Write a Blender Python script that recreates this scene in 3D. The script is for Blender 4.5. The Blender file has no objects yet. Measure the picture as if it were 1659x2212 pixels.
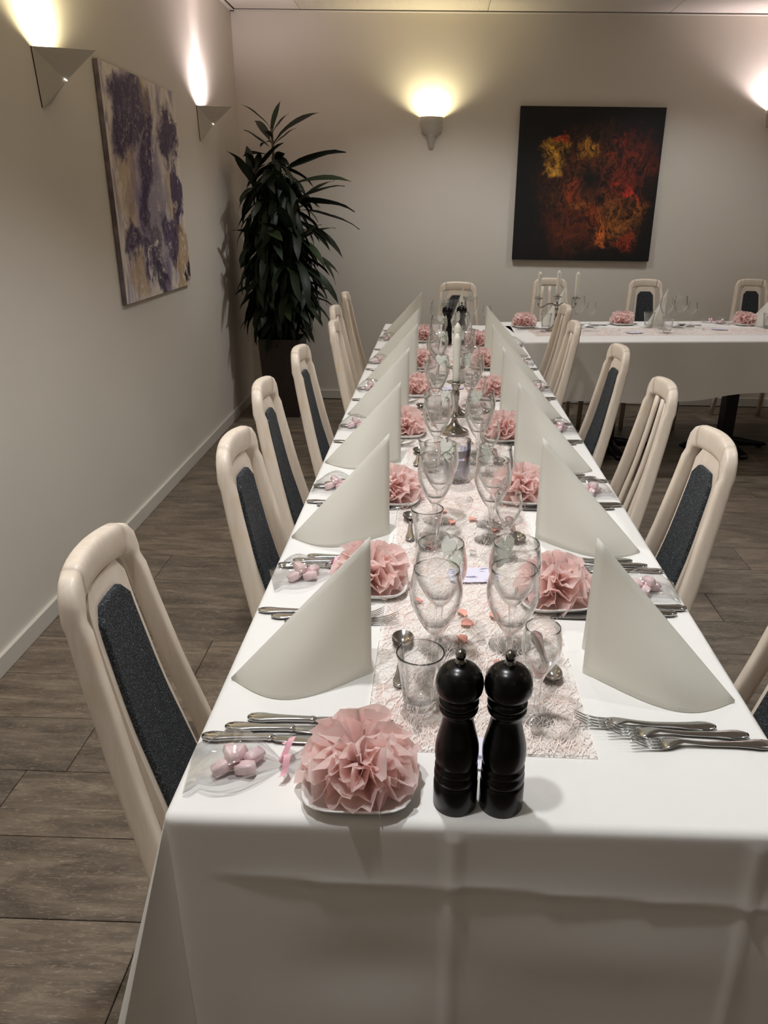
import bpy, bmesh, math, random
from mathutils import Vector, Matrix, Euler, noise

PI = math.pi
T = 0.745                     # height of the table tops (under the cloth)
scene = bpy.context.scene
COL = scene.collection

# ------------------------------------------------------------------ camera
cam_data = bpy.data.cameras.new('camera')
cam = bpy.data.objects.new('camera', cam_data)
COL.objects.link(cam)
_r = Vector((0.9995263635753336, 0.027653765914188163, 0.013502508975495564))
_u = Vector((-0.022800172510713868, 0.370763369485508, 0.9284474546150873))
_b = Vector((0.02066883284928641, -0.9283155676161614, 0.371218273082202))
M3 = Matrix((_r, _u, _b)).transposed()
cam.matrix_world = Matrix.Translation((0, 0, 1.435)) @ M3.to_4x4()
cam_data.sensor_width = 36.0
cam_data.sensor_fit = 'AUTO'
cam_data.lens = 1656.36 / 2212 * 36.0
cam_data.shift_x = -66.13 / 2212
cam_data.shift_y = 2.53 / 2212
cam_data.clip_start = 0.02
cam_data.clip_end = 60
scene.camera = cam

# ------------------------------------------------------------------ world, exposure
world = bpy.data.worlds.new('world')
scene.world = world
world.use_nodes = True
world.node_tree.nodes['Background'].inputs[0].default_value = (0.9, 0.88, 0.84, 1)
world.node_tree.nodes['Background'].inputs[1].default_value = 0.02
scene.view_settings.view_transform = 'Standard'
scene.view_settings.look = 'None'
scene.view_settings.gamma = 1.0
scene.view_settings.exposure = 0.09
scene.view_settings.use_curve_mapping = False
cy = scene.cycles
cy.max_bounces = 12
cy.diffuse_bounces = 4
cy.glossy_bounces = 4
cy.transmission_bounces = 12
cy.transparent_max_bounces = 48
cy.caustics_reflective = False
cy.caustics_refractive = False
cy.use_denoising = True
cy.sample_clamp_indirect = 4.0
cy.blur_glossy = 0.5


def light_spot(name, loc, target, power, color, cone, blend, radius):
    d = bpy.data.lights.new(name, 'SPOT')
    d.energy = power
    d.color = color
    d.spot_size = math.radians(cone)
    d.spot_blend = blend
    d.shadow_soft_size = radius
    o = bpy.data.objects.new(name, d)
    o.location = loc
    o.rotation_euler = (Vector(target) - Vector(loc)).to_track_quat('-Z', 'Y').to_euler()
    COL.objects.link(o)
    return o


# recessed ceiling downlights plus one added fill lamp, all out of frame
WARM = (0.965, 0.985, 1.0)
for (lx, ly, p, cone) in [(-0.20, 1.25, 60, 128), (-0.10, 2.70, 50, 100), (0.12, 4.85, 46, 128), (1.60, 5.05, 26, 128),
                          (1.7, 4.15, 16, 100), (1.75, 1.3, 40, 96), (-0.37, 0.58, 44, 120), (0.9, -1.3, 9, 120)]:  # last entry: added fill behind the camera, brightens the front cloth
    light_spot('overhead_spot', (lx, ly, 2.63), (lx, ly, 0), p, WARM, cone, 0.6, 0.045)

# added fill lamps without fixtures, outside the frame; ceiling bounce lifts the ambient light
for (lx, ly, tx, p) in [(-1.30, 1.05, -1.1, 26), (-1.30, -0.95, -1.1, 12), (4.10, 3.6, 3.9, 26), (4.10, 1.2, 3.9, 26)]:
    light_spot('bounce_fill', (lx, ly, 1.93), (tx, ly, 2.6), p, (1.0, 0.965, 0.92), 150, 1.0, 0.03)

# ------------------------------------------------------------------ helpers


def link(o):
    COL.objects.link(o)
    return o


def mesh_obj(name, verts, faces, mat=None, parent=None, smooth=True, mats=None, fmat=None):
    me = bpy.data.meshes.new(name)
    me.from_pydata([tuple(v) for v in verts], [], faces)
    me.validate()
    o = bpy.data.objects.new(name, me)
    for m in (mats or ([mat] if mat else [])):
        me.materials.append(m)
    if fmat:
        for p, i in zip(me.polygons, fmat):
            p.material_index = i
    if smooth:
        for p in me.polygons:
            p.use_smooth = True
    link(o)
    if parent:
        o.parent = parent
    return o


class MB:
    """collects verts and faces for one mesh"""

    def __init__(self):
        self.v = []
        self.f = []

    def add(self, verts, faces):
        n = len(self.v)
        self.v += [tuple(v) for v in verts]
        self.f += [tuple(i + n for i in f) for f in faces]
        return self

    def box(self, a, b):
        x0, y0, z0 = a
        x1, y1, z1 = b
        v = [(x0, y0, z0), (x1, y0, z0), (x1, y1, z0), (x0, y1, z0), (x0, y0, z1), (x1, y0, z1), (x1, y1, z1), (x0, y1, z1)]
        return self.add(v, [(0, 3, 2, 1), (4, 5, 6, 7), (0, 1, 5, 4), (1, 2, 6, 5), (2, 3, 7, 6), (3, 0, 4, 7)])

    def lathe(self, prof, seg=24, c=(0, 0, 0), closed=False):
        v, f = [], []
        n = len(prof)
        for i in range(seg):
            a = 2 * PI * i / seg
            for (r, z) in prof:
                v.append((c[0] + r * math.cos(a), c[1] + r * math.sin(a), c[2] + z))
        for i in range(seg):
            j = (i + 1) % seg
            for k in range(n if closed else n - 1):
                k2 = (k + 1) % n
                f.append((i * n + k, j * n + k, j * n + k2, i * n + k2))
        if not closed:
            if prof[0][0] > 1e-6:
                f.append(tuple(i * n for i in reversed(range(seg))))
            if prof[-1][0] > 1e-6:
                f.append(tuple(i * n + n - 1 for i in range(seg)))
        return self.add(v, f)

    def sweep(self, rings, n=12, e=3.0):
        """rings: list of (centre, A half-vector, B half-vector); superellipse sections"""
        v, f = [], []
        for (c, A, B) in rings:
            c, A, B = Vector(c), Vector(A), Vector(B)
            for i in range(n):
                a = 2 * PI * (i + 0.5) / n
                ca, sa = math.cos(a), math.sin(a)
                x = math.copysign(abs(ca) ** (2 / e), ca)
                y = math.copysign(abs(sa) ** (2 / e), sa)
                v.append(c + A * x + B * y)
        m = len(rings)
        for k in range(m - 1):
            for i in range(n):
                j = (i + 1) % n
                f.append((k * n + i, k * n + j, (k + 1) * n + j, (k + 1) * n + i))
        f.append(tuple(reversed(range(n))))
        f.append(tuple((m - 1) * n + i for i in range(n)))
        return self.add(v, f)

    def tube(self, pts, rad, n=8):
        rings = []
        pts = [Vector(p) for p in pts]
        for i, p in enumerate(pts):
            d = (pts[min(i + 1, len(pts) - 1)] - pts[max(i - 1, 0)]).normalized()
            up = Vector((0, 0, 1)) if abs(d.z) < 0.9 else Vector((1, 0, 0))
            A = d.cross(up).normalized()
            B = A.cross(d).normalized()
            r = rad[i] if isinstance(rad, (list, tuple)) else rad
            rings.append((p, A * r, B * r))
        return self.sweep(rings, n, 2.0)

    def grid(self, fn, nu, nv, flip=False):
        v = [fn(i / nu, j / nv) for j in range(nv + 1) for i in range(nu + 1)]
        f = []
        for j in range(nv):
            for i in range(nu):
                a = j * (nu + 1) + i
                q = (a, a + 1, a + nu + 2, a + nu + 1)
                f.append(q[::-1] if flip else q)
        return self.add(v, f)

    def build(self, name, mat=None, parent=None, smooth=True, **k):
        return mesh_obj(name, self.v, self.f, mat, parent, smooth, **k)


def sharpen(o, deg=38):
    me = o.data
    bm = bmesh.new()
    bm.from_mesh(me)
    lim = math.radians(deg)
    for e in bm.edges:
        if len(e.link_faces) == 2 and e.calc_face_angle(0) > lim:
            e.smooth = False
    bm.to_mesh(me)
    bm.free()
    return o


def bevel(o, w, seg=2):
    m = o.modifiers.new('edge', 'BEVEL')
    m.width = w
    m.segments = seg
    m.limit_method = 'ANGLE'
    return o


def tag(o, label=None, cat=None, group=None, kind=None):
    if label:
        o['label'] = label
    if cat:
        o['category'] = cat
    if group:
        o['group'] = group
    if kind:
        o['kind'] = kind
    return o


def empty(name, loc=(0, 0, 0), rz=0.0):
    o = bpy.data.objects.new(name, None)
    o.empty_display_size = 0.05
    o.location = loc
    o.rotation_euler = (0, 0, rz)
    return link(o)


def kids(o):
    return [c for c in bpy.data.objects if c.parent == o]


_kidcache = {}


def dup(root, loc=None, rz=None):
    """copy of a thing with copies of its parts and sub-parts"""
    if root.name not in _kidcache:
        _kidcache[root.name] = [(c, kids(c)) for c in kids(root)]
    r = root.copy()
    COL.objects.link(r)
    if loc is not None:
        r.location = loc
    if rz is not None:
        r.rotation_euler = (0, 0, rz)
    for c, gs in _kidcache[root.name]:
        d = c.copy()
        COL.objects.link(d)
        d.parent = r
        for g in gs:
            h = g.copy()
            COL.objects.link(h)
            h.parent = d
    return r


class Proto:
    """first placement moves the prototype, later ones copy it"""

    def __init__(self, root):
        self.root = root
        self.used = False

    def put(self, loc, rz=0.0, label=None, cat=None, group=None):
        if not self.used:
            self.used = True
            self._first = (loc, rz, label, cat, group)
            o = dup(self.root, loc, rz)
        else:
            o = dup(self.root, loc, rz)
        return tag(o, label, cat, group)

    def drop(self):
        for c, gs in _kidcache.get(self.root.name, [(c, kids(c)) for c in kids(self.root)]):
            for g in gs:
                bpy.data.objects.remove(g)
            bpy.data.objects.remove(c)
        bpy.data.objects.remove(self.root)


# ------------------------------------------------------------------ materials


def srgb(r, g, b):
    def c(x):
        x /= 255.0
        return x / 12.92 if x <= 0.04045 else ((x + 0.055) / 1.055) ** 2.4
    return (c(r), c(g), c(b), 1.0)


def new_mat(name):
    m = bpy.data.materials.new(name)
    m.use_nodes = True
    nt = m.node_tree
    return m, nt, nt.nodes['Principled BSDF'], nt.nodes['Material Output']


def node(nt, typ, **ins):
    n = nt.nodes.new(typ)
    for k, v in ins.items():
        key = k.replace('_', ' ')
        if key in n.inputs:
            n.inputs[key].default_value = v
        else:
            setattr(n, k, v)
    return n


def ramp(nt, src, stops, interp='LINEAR'):
    r = nt.nodes.new('ShaderNodeValToRGB')
    r.color_ramp.interpolation = interp
    el = r.color_ramp.elements
    while len(el) > 1:
        el.remove(el[-1])
    el[0].position = stops[0][0]
    el[0].color = stops[0][1]
    for p, c in stops[1:]:
        e = el.new(p)
        e.color = c
    nt.links.new(src, r.inputs[0])
    return r


def mixc(nt, fac, a, b, mode='MIX'):
    m = nt.nodes.new('ShaderNodeMix')
    m.data_type = 'RGBA'
    m.blend_type = mode
    for sock, val in ((m.inputs[0], fac), (m.inputs[6], a), (m.inputs[7], b)):
        if hasattr(val, 'is_output') or isinstance(val, bpy.types.NodeSocket):
            nt.links.new(val, sock)
        else:
            sock.default_value = val
    return m.outputs[2]


def mathn(nt, op, a, b=None, clamp=False):
    m = nt.nodes.new('ShaderNodeMath')
    m.operation = op
    m.use_clamp = clamp
    for s, v in zip(m.inputs, (a, b)):
        if v is None:
            continue
        if isinstance(v, bpy.types.NodeSocket):
            nt.links.new(v, s)
        else:
            s.default_value = v
    return m.outputs[0]


def bump(nt, bsdf, src, strength, dist=0.002):
    b = node(nt, 'ShaderNodeBump', Strength=strength, Distance=dist)
    nt.links.new(src, b.inputs['Height'])
    nt.links.new(b.outputs[0], bsdf.inputs['Normal'])


def simple(name, col, rough=0.5, metal=0.0, nscale=None, namt=0.12, bscale=None, bstr=0.2, bdist=0.001, **extra):
    m, nt, b, out = new_mat(name)
    b.inputs['Roughness'].default_value = rough
    b.inputs['Metallic'].default_value = metal
    for k, v in extra.items():
        b.inputs[k.replace('_', ' ')].default_value = v
    tc = nt.nodes.new('ShaderNodeTexCoord')
    if nscale:
        n = node(nt, 'ShaderNodeTexNoise', Scale=nscale, Detail=4.0)
        nt.links.new(tc.outputs['Object'], n.inputs['Vector'])
        d = tuple(c * (1 - namt) for c in col[:3]) + (1,)
        l = tuple(min(1, c * (1 + namt)) for c in col[:3]) + (1,)
        r = ramp(nt, n.outputs[0], [(0.3, d), (0.7, l)])
        nt.links.new(r.outputs[0], b.inputs['Base Color'])
    else:
        b.inputs['Base Color'].default_value = col
    if bscale:
        n2 = node(nt, 'ShaderNodeTexNoise', Scale=bscale, Detail=3.0)
        nt.links.new(tc.outputs['Object'], n2.inputs['Vector'])
        bump(nt, b, n2.outputs[0], bstr, bdist)
    return m


def translucent_mix(m, amount, col):
    nt = m.node_tree
    b = nt.nodes['Principled BSDF']
    out = nt.nodes['Material Output']
    t = node(nt, 'ShaderNodeBsdfTranslucent')
    t.inputs[0].default_value = col
    mx = node(nt, 'ShaderNodeMixShader')
    mx.inputs[0].default_value = amount
    nt.links.new(b.outputs[0], mx.inputs[1])
    nt.links.new(t.outputs[0], mx.inputs[2])
    nt.links.new(mx.outputs[0], out.inputs[0])


def glass_mat(name, lo, hi, tint=(0.996, 0.998, 0.997, 1)):
    """thin drinking glass: clear face on, bending and reflecting light towards the edges"""
    m, nt, b, out = new_mat(name)
    nt.nodes.remove(b)
    lw = node(nt, 'ShaderNodeLayerWeight', Blend=0.42)
    mr = node(nt, 'ShaderNodeMapRange')
    mr.inputs[3].default_value = lo
    mr.inputs[4].default_value = hi
    mr.interpolation_type = 'SMOOTHSTEP'
    mr.inputs[1].default_value = 0.26
    mr.inputs[2].default_value = 0.72
    nt.links.new(lw.outputs['Facing'], mr.inputs[0])
    tr = node(nt, 'ShaderNodeBsdfTransparent')
    tr.inputs[0].default_value = tint
    gl = node(nt, 'ShaderNodeBsdfGlass', IOR=1.48, Roughness=0.0)
    gl.inputs[0].default_value = (0.985, 0.99, 0.988, 1)
    gs = node(nt, 'ShaderNodeBsdfGlossy', Roughness=0.02)
    gs.inputs[0].default_value = (0.95, 0.95, 0.95, 1)
    fr = mathn(nt, 'POWER', lw.outputs['Facing'], 3.0)
    mx = node(nt, 'ShaderNodeMixShader')
    nt.links.new(mr.outputs[0], mx.inputs[0])
    nt.links.new(tr.outputs[0], mx.inputs[1])
    nt.links.new(gl.outputs[0], mx.inputs[2])
    m2 = node(nt, 'ShaderNodeMixShader')
    fm = mathn(nt, 'MULTIPLY_ADD', fr, 0.5, True)
    fm.node.inputs[2].default_value = 0.018
    nt.links.new(fm, m2.inputs[0])
    nt.links.new(mx.outputs[0], m2.inputs[1])
    nt.links.new(gs.outputs[0], m2.inputs[2])
    nt.links.new(m2.outputs[0], out.inputs[0])
    return m


MAT = {}
MAT['wall'] = simple('wall_paint', srgb(223, 216, 205), 0.85, nscale=3.0, namt=0.012, bscale=420, bstr=0.10, bdist=0.0008)
MAT['ceil'] = simple('ceiling_board', srgb(226, 218, 208), 0.9, nscale=4, namt=0.02, bscale=500, bstr=0.15)
MAT['trim'] = simple('trim_paint', srgb(222, 216, 206), 0.5)
MAT['base'] = simple('baseboard_paint', srgb(214, 209, 199), 0.45, nscale=6, namt=0.02)
MAT['dark_gap'] = simple('dark_joint', srgb(60, 50, 42), 0.9)
MAT['cloth'] = simple('white_table_linen', srgb(240, 238, 234), 0.8, nscale=9, namt=0.01, bscale=900, bstr=0.08, bdist=0.0004)
MAT['napkin'] = simple('airlaid_napkin', srgb(252, 251, 246), 0.85, bscale=600, bstr=0.12, bdist=0.0004)
translucent_mix(MAT['napkin'], 0.6, srgb(252, 251, 246))
MAT['plate'] = simple('white_china', srgb(232, 230, 226), 0.18)
MAT['tissue'] = simple('pink_tissue_paper', srgb(255, 228, 223), 0.75, nscale=40, namt=0.05, bscale=160, bstr=0.35, bdist=0.002)
translucent_mix(MAT['tissue'], 0.62, srgb(255, 234, 230))
MAT['glass'] = glass_mat('clear_glass', 0.025, 1.0)
MAT['glass_stem'] = glass_mat('solid_glass', 0.14, 1.0)
MAT['glass_heavy'] = glass_mat('thick_clear_glass', 0.08, 1.0)
MAT['steel'] = simple('cutlery_steel', srgb(196, 197, 198), 0.14, 1.0)
MAT['silver'] = simple('tarnished_silver', srgb(168, 165, 158), 0.2, 1.0, nscale=30, namt=0.25)
MAT['black_lacquer'] = simple('black_lacquer', srgb(5, 5, 5), 0.26, Specular_IOR_Level=0.35)
MAT['black_gap'] = simple('black_ring_groove', srgb(8, 8, 8), 0.5)
MAT['chrome'] = simple('dark_chrome', srgb(150, 150, 150), 0.12, 1.0)
MAT['wax'] = simple('white_candle_wax', srgb(236, 234, 222), 0.45, Subsurface_Weight=0.15)
MAT['wick'] = simple('candle_wick', srgb(210, 205, 190), 0.9)
MAT['candy'] = simple('pink_candy', srgb(254, 218, 220), 0.35, nscale=90, namt=0.15)
MAT['ribbon'] = simple('pink_satin_ribbon', srgb(250, 190, 204), 0.3, nscale=60, namt=0.1)
MAT['card'] = simple('white_card', srgb(244, 245, 240), 0.7)
translucent_mix(MAT['card'], 0.4, srgb(245, 245, 238))
MAT['pot'] = simple('dark_brown_pot', srgb(52, 42, 36), 0.6, nscale=50, namt=0.2)
MAT['soil'] = simple('potting_soil', srgb(30, 24, 20), 0.95, nscale=80, namt=0.4)
MAT['stem'] = simple('cane_stem', srgb(70, 58, 40), 0.8, nscale=40, namt=0.3)
MAT['black_metal'] = simple('black_powder_coat', srgb(20, 19, 19), 0.4)
MAT['table_board'] = simple('table_board', srgb(120, 95, 70), 0.6, nscale=12, namt=0.15)
MAT['dark_leg'] = simple('dark_brown_wood', srgb(78, 52, 38), 0.5, nscale=20, namt=0.2)
MAT['petal'] = simple('coral_paper', srgb(246, 176, 160), 0.7, nscale=60, namt=0.08)
MAT['crystal'] = glass_mat('cut_crystal', 0.22, 0.8)
MAT['sconce'] = simple('sconce_metal', srgb(196, 190, 178), 0.55, nscale=60, namt=0.03)


def wood_mat(name, light, mid, dark, scale=1.0):
    m, nt, b, out = new_mat(name)
    tc = nt.nodes.new('ShaderNodeTexCoord')
    mp = node(nt, 'ShaderNodeMapping')
    mp.inputs['Scale'].default_value = (70 * scale, 70 * scale, 5 * scale)
    nt.links.new(tc.outputs['Object'], mp.inputs['Vector'])
    n = node(nt, 'ShaderNodeTexNoise', Scale=1.0, Detail=6.0, Roughness=0.65, Distortion=0.4)
    nt.links.new(mp.outputs[0], n.inputs['Vector'])
    r = ramp(nt, n.outputs[0], [(0.25, dark), (0.5, mid), (0.75, light)])
    # rubbed patches, yellower where the white pigment has worn off
    n2 = node(nt, 'ShaderNodeTexNoise', Scale=14.0, Detail=3.0)
    nt.links.new(tc.outputs['Object'], n2.inputs['Vector'])
    r2 = ramp(nt, n2.outputs[0], [(0.62, (0, 0, 0, 1)), (0.78, (0.5, 0.5, 0.5, 1))])
    c = mixc(nt, r2.outputs[0], r.outputs[0], srgb(228, 204, 168))
    nt.links.new(c, b.inputs['Base Color'])
    b.inputs['Roughness'].default_value = 0.38
    bump(nt, b, n.outputs[0], 0.08, 0.001)
    return m


MAT['beech'] = wood_mat('whitewashed_beech', srgb(238, 226, 210), srgb(232, 217, 200), srgb(222, 204, 186))


def fabric_mat(name):
    m, nt, b, out = new_mat(name)
    tc = nt.nodes.new('ShaderNodeTexCoord')
    n = node(nt, 'ShaderNodeTexNoise', Scale=420.0, Detail=2.0)
    nt.links.new(tc.outputs['Object'], n.inputs['Vector'])
    r = ramp(nt, n.outputs[0], [(0.38, srgb(26, 29, 32)), (0.56, srgb(48, 52, 56)), (0.72, srgb(118, 122, 126))])
    nt.links.new(r.outputs[0], b.inputs['Base Color'])
    b.inputs['Roughness'].default_value = 0.95
    v = node(nt, 'ShaderNodeTexVoronoi', Scale=500.0)
    nt.links.new(tc.outputs['Object'], v.inputs['Vector'])
    bump(nt, b, v.outputs[0], 0.5, 0.002)
    return m


MAT['fabric'] = fabric_mat('charcoal_wool')


def plank_mat():
    m, nt, b, out = new_mat('weathered_oak_plank')
    tc = nt.nodes.new('ShaderNodeTexCoord')
    oi = nt.nodes.new('ShaderNodeObjectInfo')
    off = nt.nodes.new('ShaderNodeVectorMath')
    off.operation = 'ADD'
    mul = nt.nodes.new('ShaderNodeVectorMath')
    mul.operation = 'MULTIPLY'
    cx = node(nt, 'ShaderNodeCombineXYZ')
    for i in range(3):
        nt.links.new(oi.outputs['Random'], cx.inputs[i])
    mul.inputs[1].default_value = (37.0, 11.0, 5.0)
    nt.links.new(cx.outputs[0], mul.inputs[0])
    nt.links.new(tc.outputs['Object'], off.inputs[0])
    nt.links.new(mul.outputs[0], off.inputs[1])
    mp = node(nt, 'ShaderNodeMapping')
    mp.inputs['Scale'].default_value = (2.4, 13.0, 1.0)
    nt.links.new(off.outputs[0], mp.inputs['Vector'])
    n = node(nt, 'ShaderNodeTexNoise', Scale=1.9, Detail=11.0, Roughness=0.74, Distortion=0.7)
    nt.links.new(mp.outputs[0], n.inputs['Vector'])
    mp2 = node(nt, 'ShaderNodeMapping')
    mp2.inputs['Scale'].default_value = (2.0, 7.0, 1.0)
    nt.links.new(off.outputs[0], mp2.inputs['Vector'])
    n2 = node(nt, 'ShaderNodeTexNoise', Scale=1.3, Detail=4.0, Distortion=1.2)
    nt.links.new(mp2.outputs[0], n2.inputs['Vector'])
    r = ramp(nt, n.outputs[0], [(0.28, srgb(84, 74, 64)), (0.46, srgb(116, 103, 90)), (0.60, srgb(140, 126, 110)), (0.78, srgb(172, 158, 140))])
    r2 = ramp(nt, n2.outputs[0], [(0.32, (0.42, 0.40, 0.38, 1)), (0.58, (1.0, 1.0, 1.0, 1))])
    c = mixc(nt, 0.75, r.outputs[0], r2.outputs[0], 'MULTIPLY')
    hv = ramp(nt, oi.outputs['Random'], [(0.0, (0.74, 0.75, 0.74, 1)), (1.0, (1.03, 1.01, 0.98, 1))])
    c = mixc(nt, 1.0, c, hv.outputs[0], 'MULTIPLY')
    # knots and short pale cracks
    v = node(nt, 'ShaderNodeTexVoronoi', Scale=2.2)
    nt.links.new(mp2.outputs[0], v.inputs['Vector'])
    kn = ramp(nt, v.outputs[0], [(0.0, (1, 1, 1, 1)), (0.07, (0, 0, 0, 1))])
    c = mixc(nt, kn.outputs[0], c, srgb(70, 54, 42))
    mp3 = node(nt, 'ShaderNodeMapping')
    mp3.inputs['Scale'].default_value = (30.0, 160.0, 1.0)
    nt.links.new(off.outputs[0], mp3.inputs['Vector'])
    n3 = node(nt, 'ShaderNodeTexNoise', Scale=1.0, Detail=3.0, Distortion=2.0)
    nt.links.new(mp3.outputs[0], n3.inputs['Vector'])
    r3 = ramp(nt, n3.outputs[0], [(0.56, (0, 0, 0, 1)), (0.72, (0.45, 0.45, 0.45, 1))])
    c = mixc(nt, r3.outputs[0], c, srgb(190, 172, 148))
    nt.links.new(c, b.inputs['Base Color'])
    b.inputs['Roughness'].default_value = 0.48
    bump(nt, b, n.outputs[0], 0.25, 0.002)
    return m


MAT['plank'] = plank_mat()


def leaf_mat():
    m, nt, b, out = new_mat('dracaena_leaf')
    tc = nt.nodes.new('ShaderNodeTexCoord')
    oi = nt.nodes.new('ShaderNodeObjectInfo')
    r = ramp(nt, oi.outputs['Random'], [(0.0, srgb(20, 30, 18)), (0.8, srgb(30, 44, 24)), (1.0, srgb(48, 64, 30))])
    n = node(nt, 'ShaderNodeTexNoise', Scale=30.0)
    nt.links.new(tc.outputs['Object'], n.inputs['Vector'])
    c = mixc(nt, 0.25, r.outputs[0], n.outputs[1], 'MULTIPLY')
    nt.links.new(c, b.inputs['Base Color'])
    b.inputs['Roughness'].default_value = 0.5
    b.inputs['Specular IOR Level'].default_value = 0.3
    return m


MAT['leaf'] = leaf_mat()


def web_mat():
    """thin fibrous webbing with many small holes"""
    m, nt, b, out = new_mat('pink_fibre_web')
    tc = nt.nodes.new('ShaderNodeTexCoord')
    n = node(nt, 'ShaderNodeTexNoise', Scale=7.0, Detail=3.0)
    nt.links.new(tc.outputs['Object'], n.inputs['Vector'])
    mv = node(nt, 'ShaderNodeVectorMath')
    mv.operation = 'MULTIPLY_ADD'
    nt.links.new(n.outputs[1], mv.inputs[0])
    mv.inputs[1].default_value = (0.06, 0.06, 0.06)
    nt.links.new(tc.outputs['Object'], mv.inputs[2])
    v = node(nt, 'ShaderNodeTexVoronoi', Scale=75.0)
    v.feature = 'DISTANCE_TO_EDGE'
    nt.links.new(mv.outputs[0], v.inputs['Vector'])
    v2 = node(nt, 'ShaderNodeTexVoronoi', Scale=38.0)
    v2.feature = 'DISTANCE_TO_EDGE'
    nt.links.new(mv.outputs[0], v2.inputs['Vector'])
    mn = mathn(nt, 'MINIMUM', v.outputs[0], v2.outputs[0])
    r = ramp(nt, mn, [(0.02, (0.6, 0.6, 0.6, 1)), (0.07, (0.10, 0.10, 0.10, 1))])
    r2 = ramp(nt, n.outputs[0], [(0.42, srgb(252, 240, 232)), (0.66, srgb(250, 214, 204))])
    nt.links.new(r2.outputs[0], b.inputs['Base Color'])
    b.inputs['Roughness'].default_value = 0.8
    nt.links.new(r.outputs[0], b.inputs['Alpha'])
    return m


MAT['web'] = web_mat()
MAT['fibre'] = simple('pink_fibre', srgb(255, 242, 235), 0.8)


def film_mat():
    m, nt, b, out = new_mat('cellophane')
    nt.nodes.remove(b)
    tr = node(nt, 'ShaderNodeBsdfTransparent')
    tr.inputs[0].default_value = (0.97, 0.97, 0.97, 1)
    gs = node(nt, 'ShaderNodeBsdfGlossy', Roughness=0.08)
    lw = node(nt, 'ShaderNodeLayerWeight', Blend=0.35)
    f = mathn(nt, 'MULTIPLY_ADD', lw.outputs['Facing'], 0.45)
    f.node.inputs[2].default_value = 0.06
    mx = node(nt, 'ShaderNodeMixShader')
    nt.links.new(f, mx.inputs[0])
    nt.links.new(tr.outputs[0], mx.inputs[1])
    nt.links.new(gs.outputs[0], mx.inputs[2])
    nt.links.new(mx.outputs[0], out.inputs[0])
    return m


MAT['film'] = film_mat()


def lilac_mat():
    """card printed with dark lilac strokes"""
    m, nt, b, out = new_mat('lilac_print')
    tc = nt.nodes.new('ShaderNodeTexCoord')
    mp = node(nt, 'ShaderNodeMapping')
    mp.inputs['Scale'].default_value = (18, 60, 1)
    mp.inputs['Rotation'].default_value = (0, 0, 0.5)
    nt.links.new(tc.outputs['Object'], mp.inputs['Vector'])
    n = node(nt, 'ShaderNodeTexNoise', Scale=1.3, Detail=2.0, Distortion=1.0)
    nt.links.new(mp.outputs[0], n.inputs['Vector'])
    r = ramp(nt, n.outputs[0], [(0.55, srgb(232, 228, 244)), (0.62, srgb(140, 136, 164))])
    nt.links.new(r.outputs[0], b.inputs['Base Color'])
    b.inputs['Roughness'].default_value = 0.6
    return m


MAT['lilac'] = lilac_mat()


def lace_mat():
    m, nt, b, out = new_mat('lace_paper')
    tc = nt.nodes.new('ShaderNodeTexCoord')
    v = node(nt, 'ShaderNodeTexVoronoi', Scale=130.0)
    v.feature = 'DISTANCE_TO_EDGE'
    nt.links.new(tc.outputs['Object'], v.inputs['Vector'])
    r = ramp(nt, v.outputs[0], [(0.10, (1, 1, 1, 1)), (0.16, (0.25, 0.25, 0.25, 1))])
    b.inputs['Base Color'].default_value = srgb(226, 228, 214)
    nt.links.new(r.outputs[0], b.inputs['Alpha'])
    return m


MAT['lace'] = lace_mat()


def glow_mat(name, col, s):
    m, nt, b, out = new_mat(name)
    nt.nodes.remove(b)
    e = node(nt, 'ShaderNodeEmission', Strength=s)
    e.inputs[0].default_value = col
    nt.links.new(e.outputs[0], out.inputs[0])
    return m


MAT['glow'] = glow_mat('lamp_slot_light', (1.0, 0.93, 0.8, 1), 2.2)


def painting_base(nt, seed, scale, dist):
    tc = nt.nodes.new('ShaderNodeTexCoord')
    mp = node(nt, 'ShaderNodeMapping')
    mp.inputs['Location'].default_value = seed
    mp.inputs['Scale'].default_value = scale
    nt.links.new(tc.outputs['Object'], mp.inputs['Vector'])
    n = node(nt, 'ShaderNodeTexNoise', Scale=1.0, Detail=7.0, Roughness=0.62, Distortion=dist)
    nt.links.new(mp.outputs[0], n.inputs['Vector'])
    return tc, n


def blob(nt, vec, centre, radii, rot, soft=0.6):
    """soft mask around a point of the canvas (object coordinates: x across, z up, metres)"""
    mp = node(nt, 'ShaderNodeMapping')
    mp.vector_type = 'TEXTURE'
    mp.inputs['Location'].default_value = (centre[0], 0, centre[1])
    mp.inputs['Rotation'].default_value = (0, rot, 0)
    mp.inputs['Scale'].default_value = (radii[0], 50.0, radii[1])
    nt.links.new(vec, mp.inputs['Vector'])
    ln = nt.nodes.new('ShaderNodeVectorMath')
    ln.operation = 'LENGTH'
    nt.links.new(mp.outputs[0], ln.inputs[0])
    r = ramp(nt, ln.outputs['Value'], [(1.0 - soft, (1, 1, 1, 1)), (1.0, (0, 0, 0, 1))])
    return r.outputs[0]


def warp(nt, tc, scale, amt, detail=5.0):
    n = node(nt, 'ShaderNodeTexNoise', Scale=scale, Detail=detail, Roughness=0.6)
    nt.links.new(tc.outputs['Object'], n.inputs['Vector'])
    s = nt.nodes.new('ShaderNodeVectorMath')
    s.operation = 'SUBTRACT'
    nt.links.new(n.outputs[1], s.inputs[0])
    s.inputs[1].default_value = (0.5, 0.5, 0.5)
    a = nt.nodes.new('ShaderNodeVectorMath')
    a.operation = 'MULTIPLY_ADD'
    nt.links.new(s.outputs[0], a.inputs[0])
    a.inputs[1].default_value = (amt, amt, amt)
    nt.links.new(tc.outputs['Object'], a.inputs[2])
    return a.outputs[0]


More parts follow.
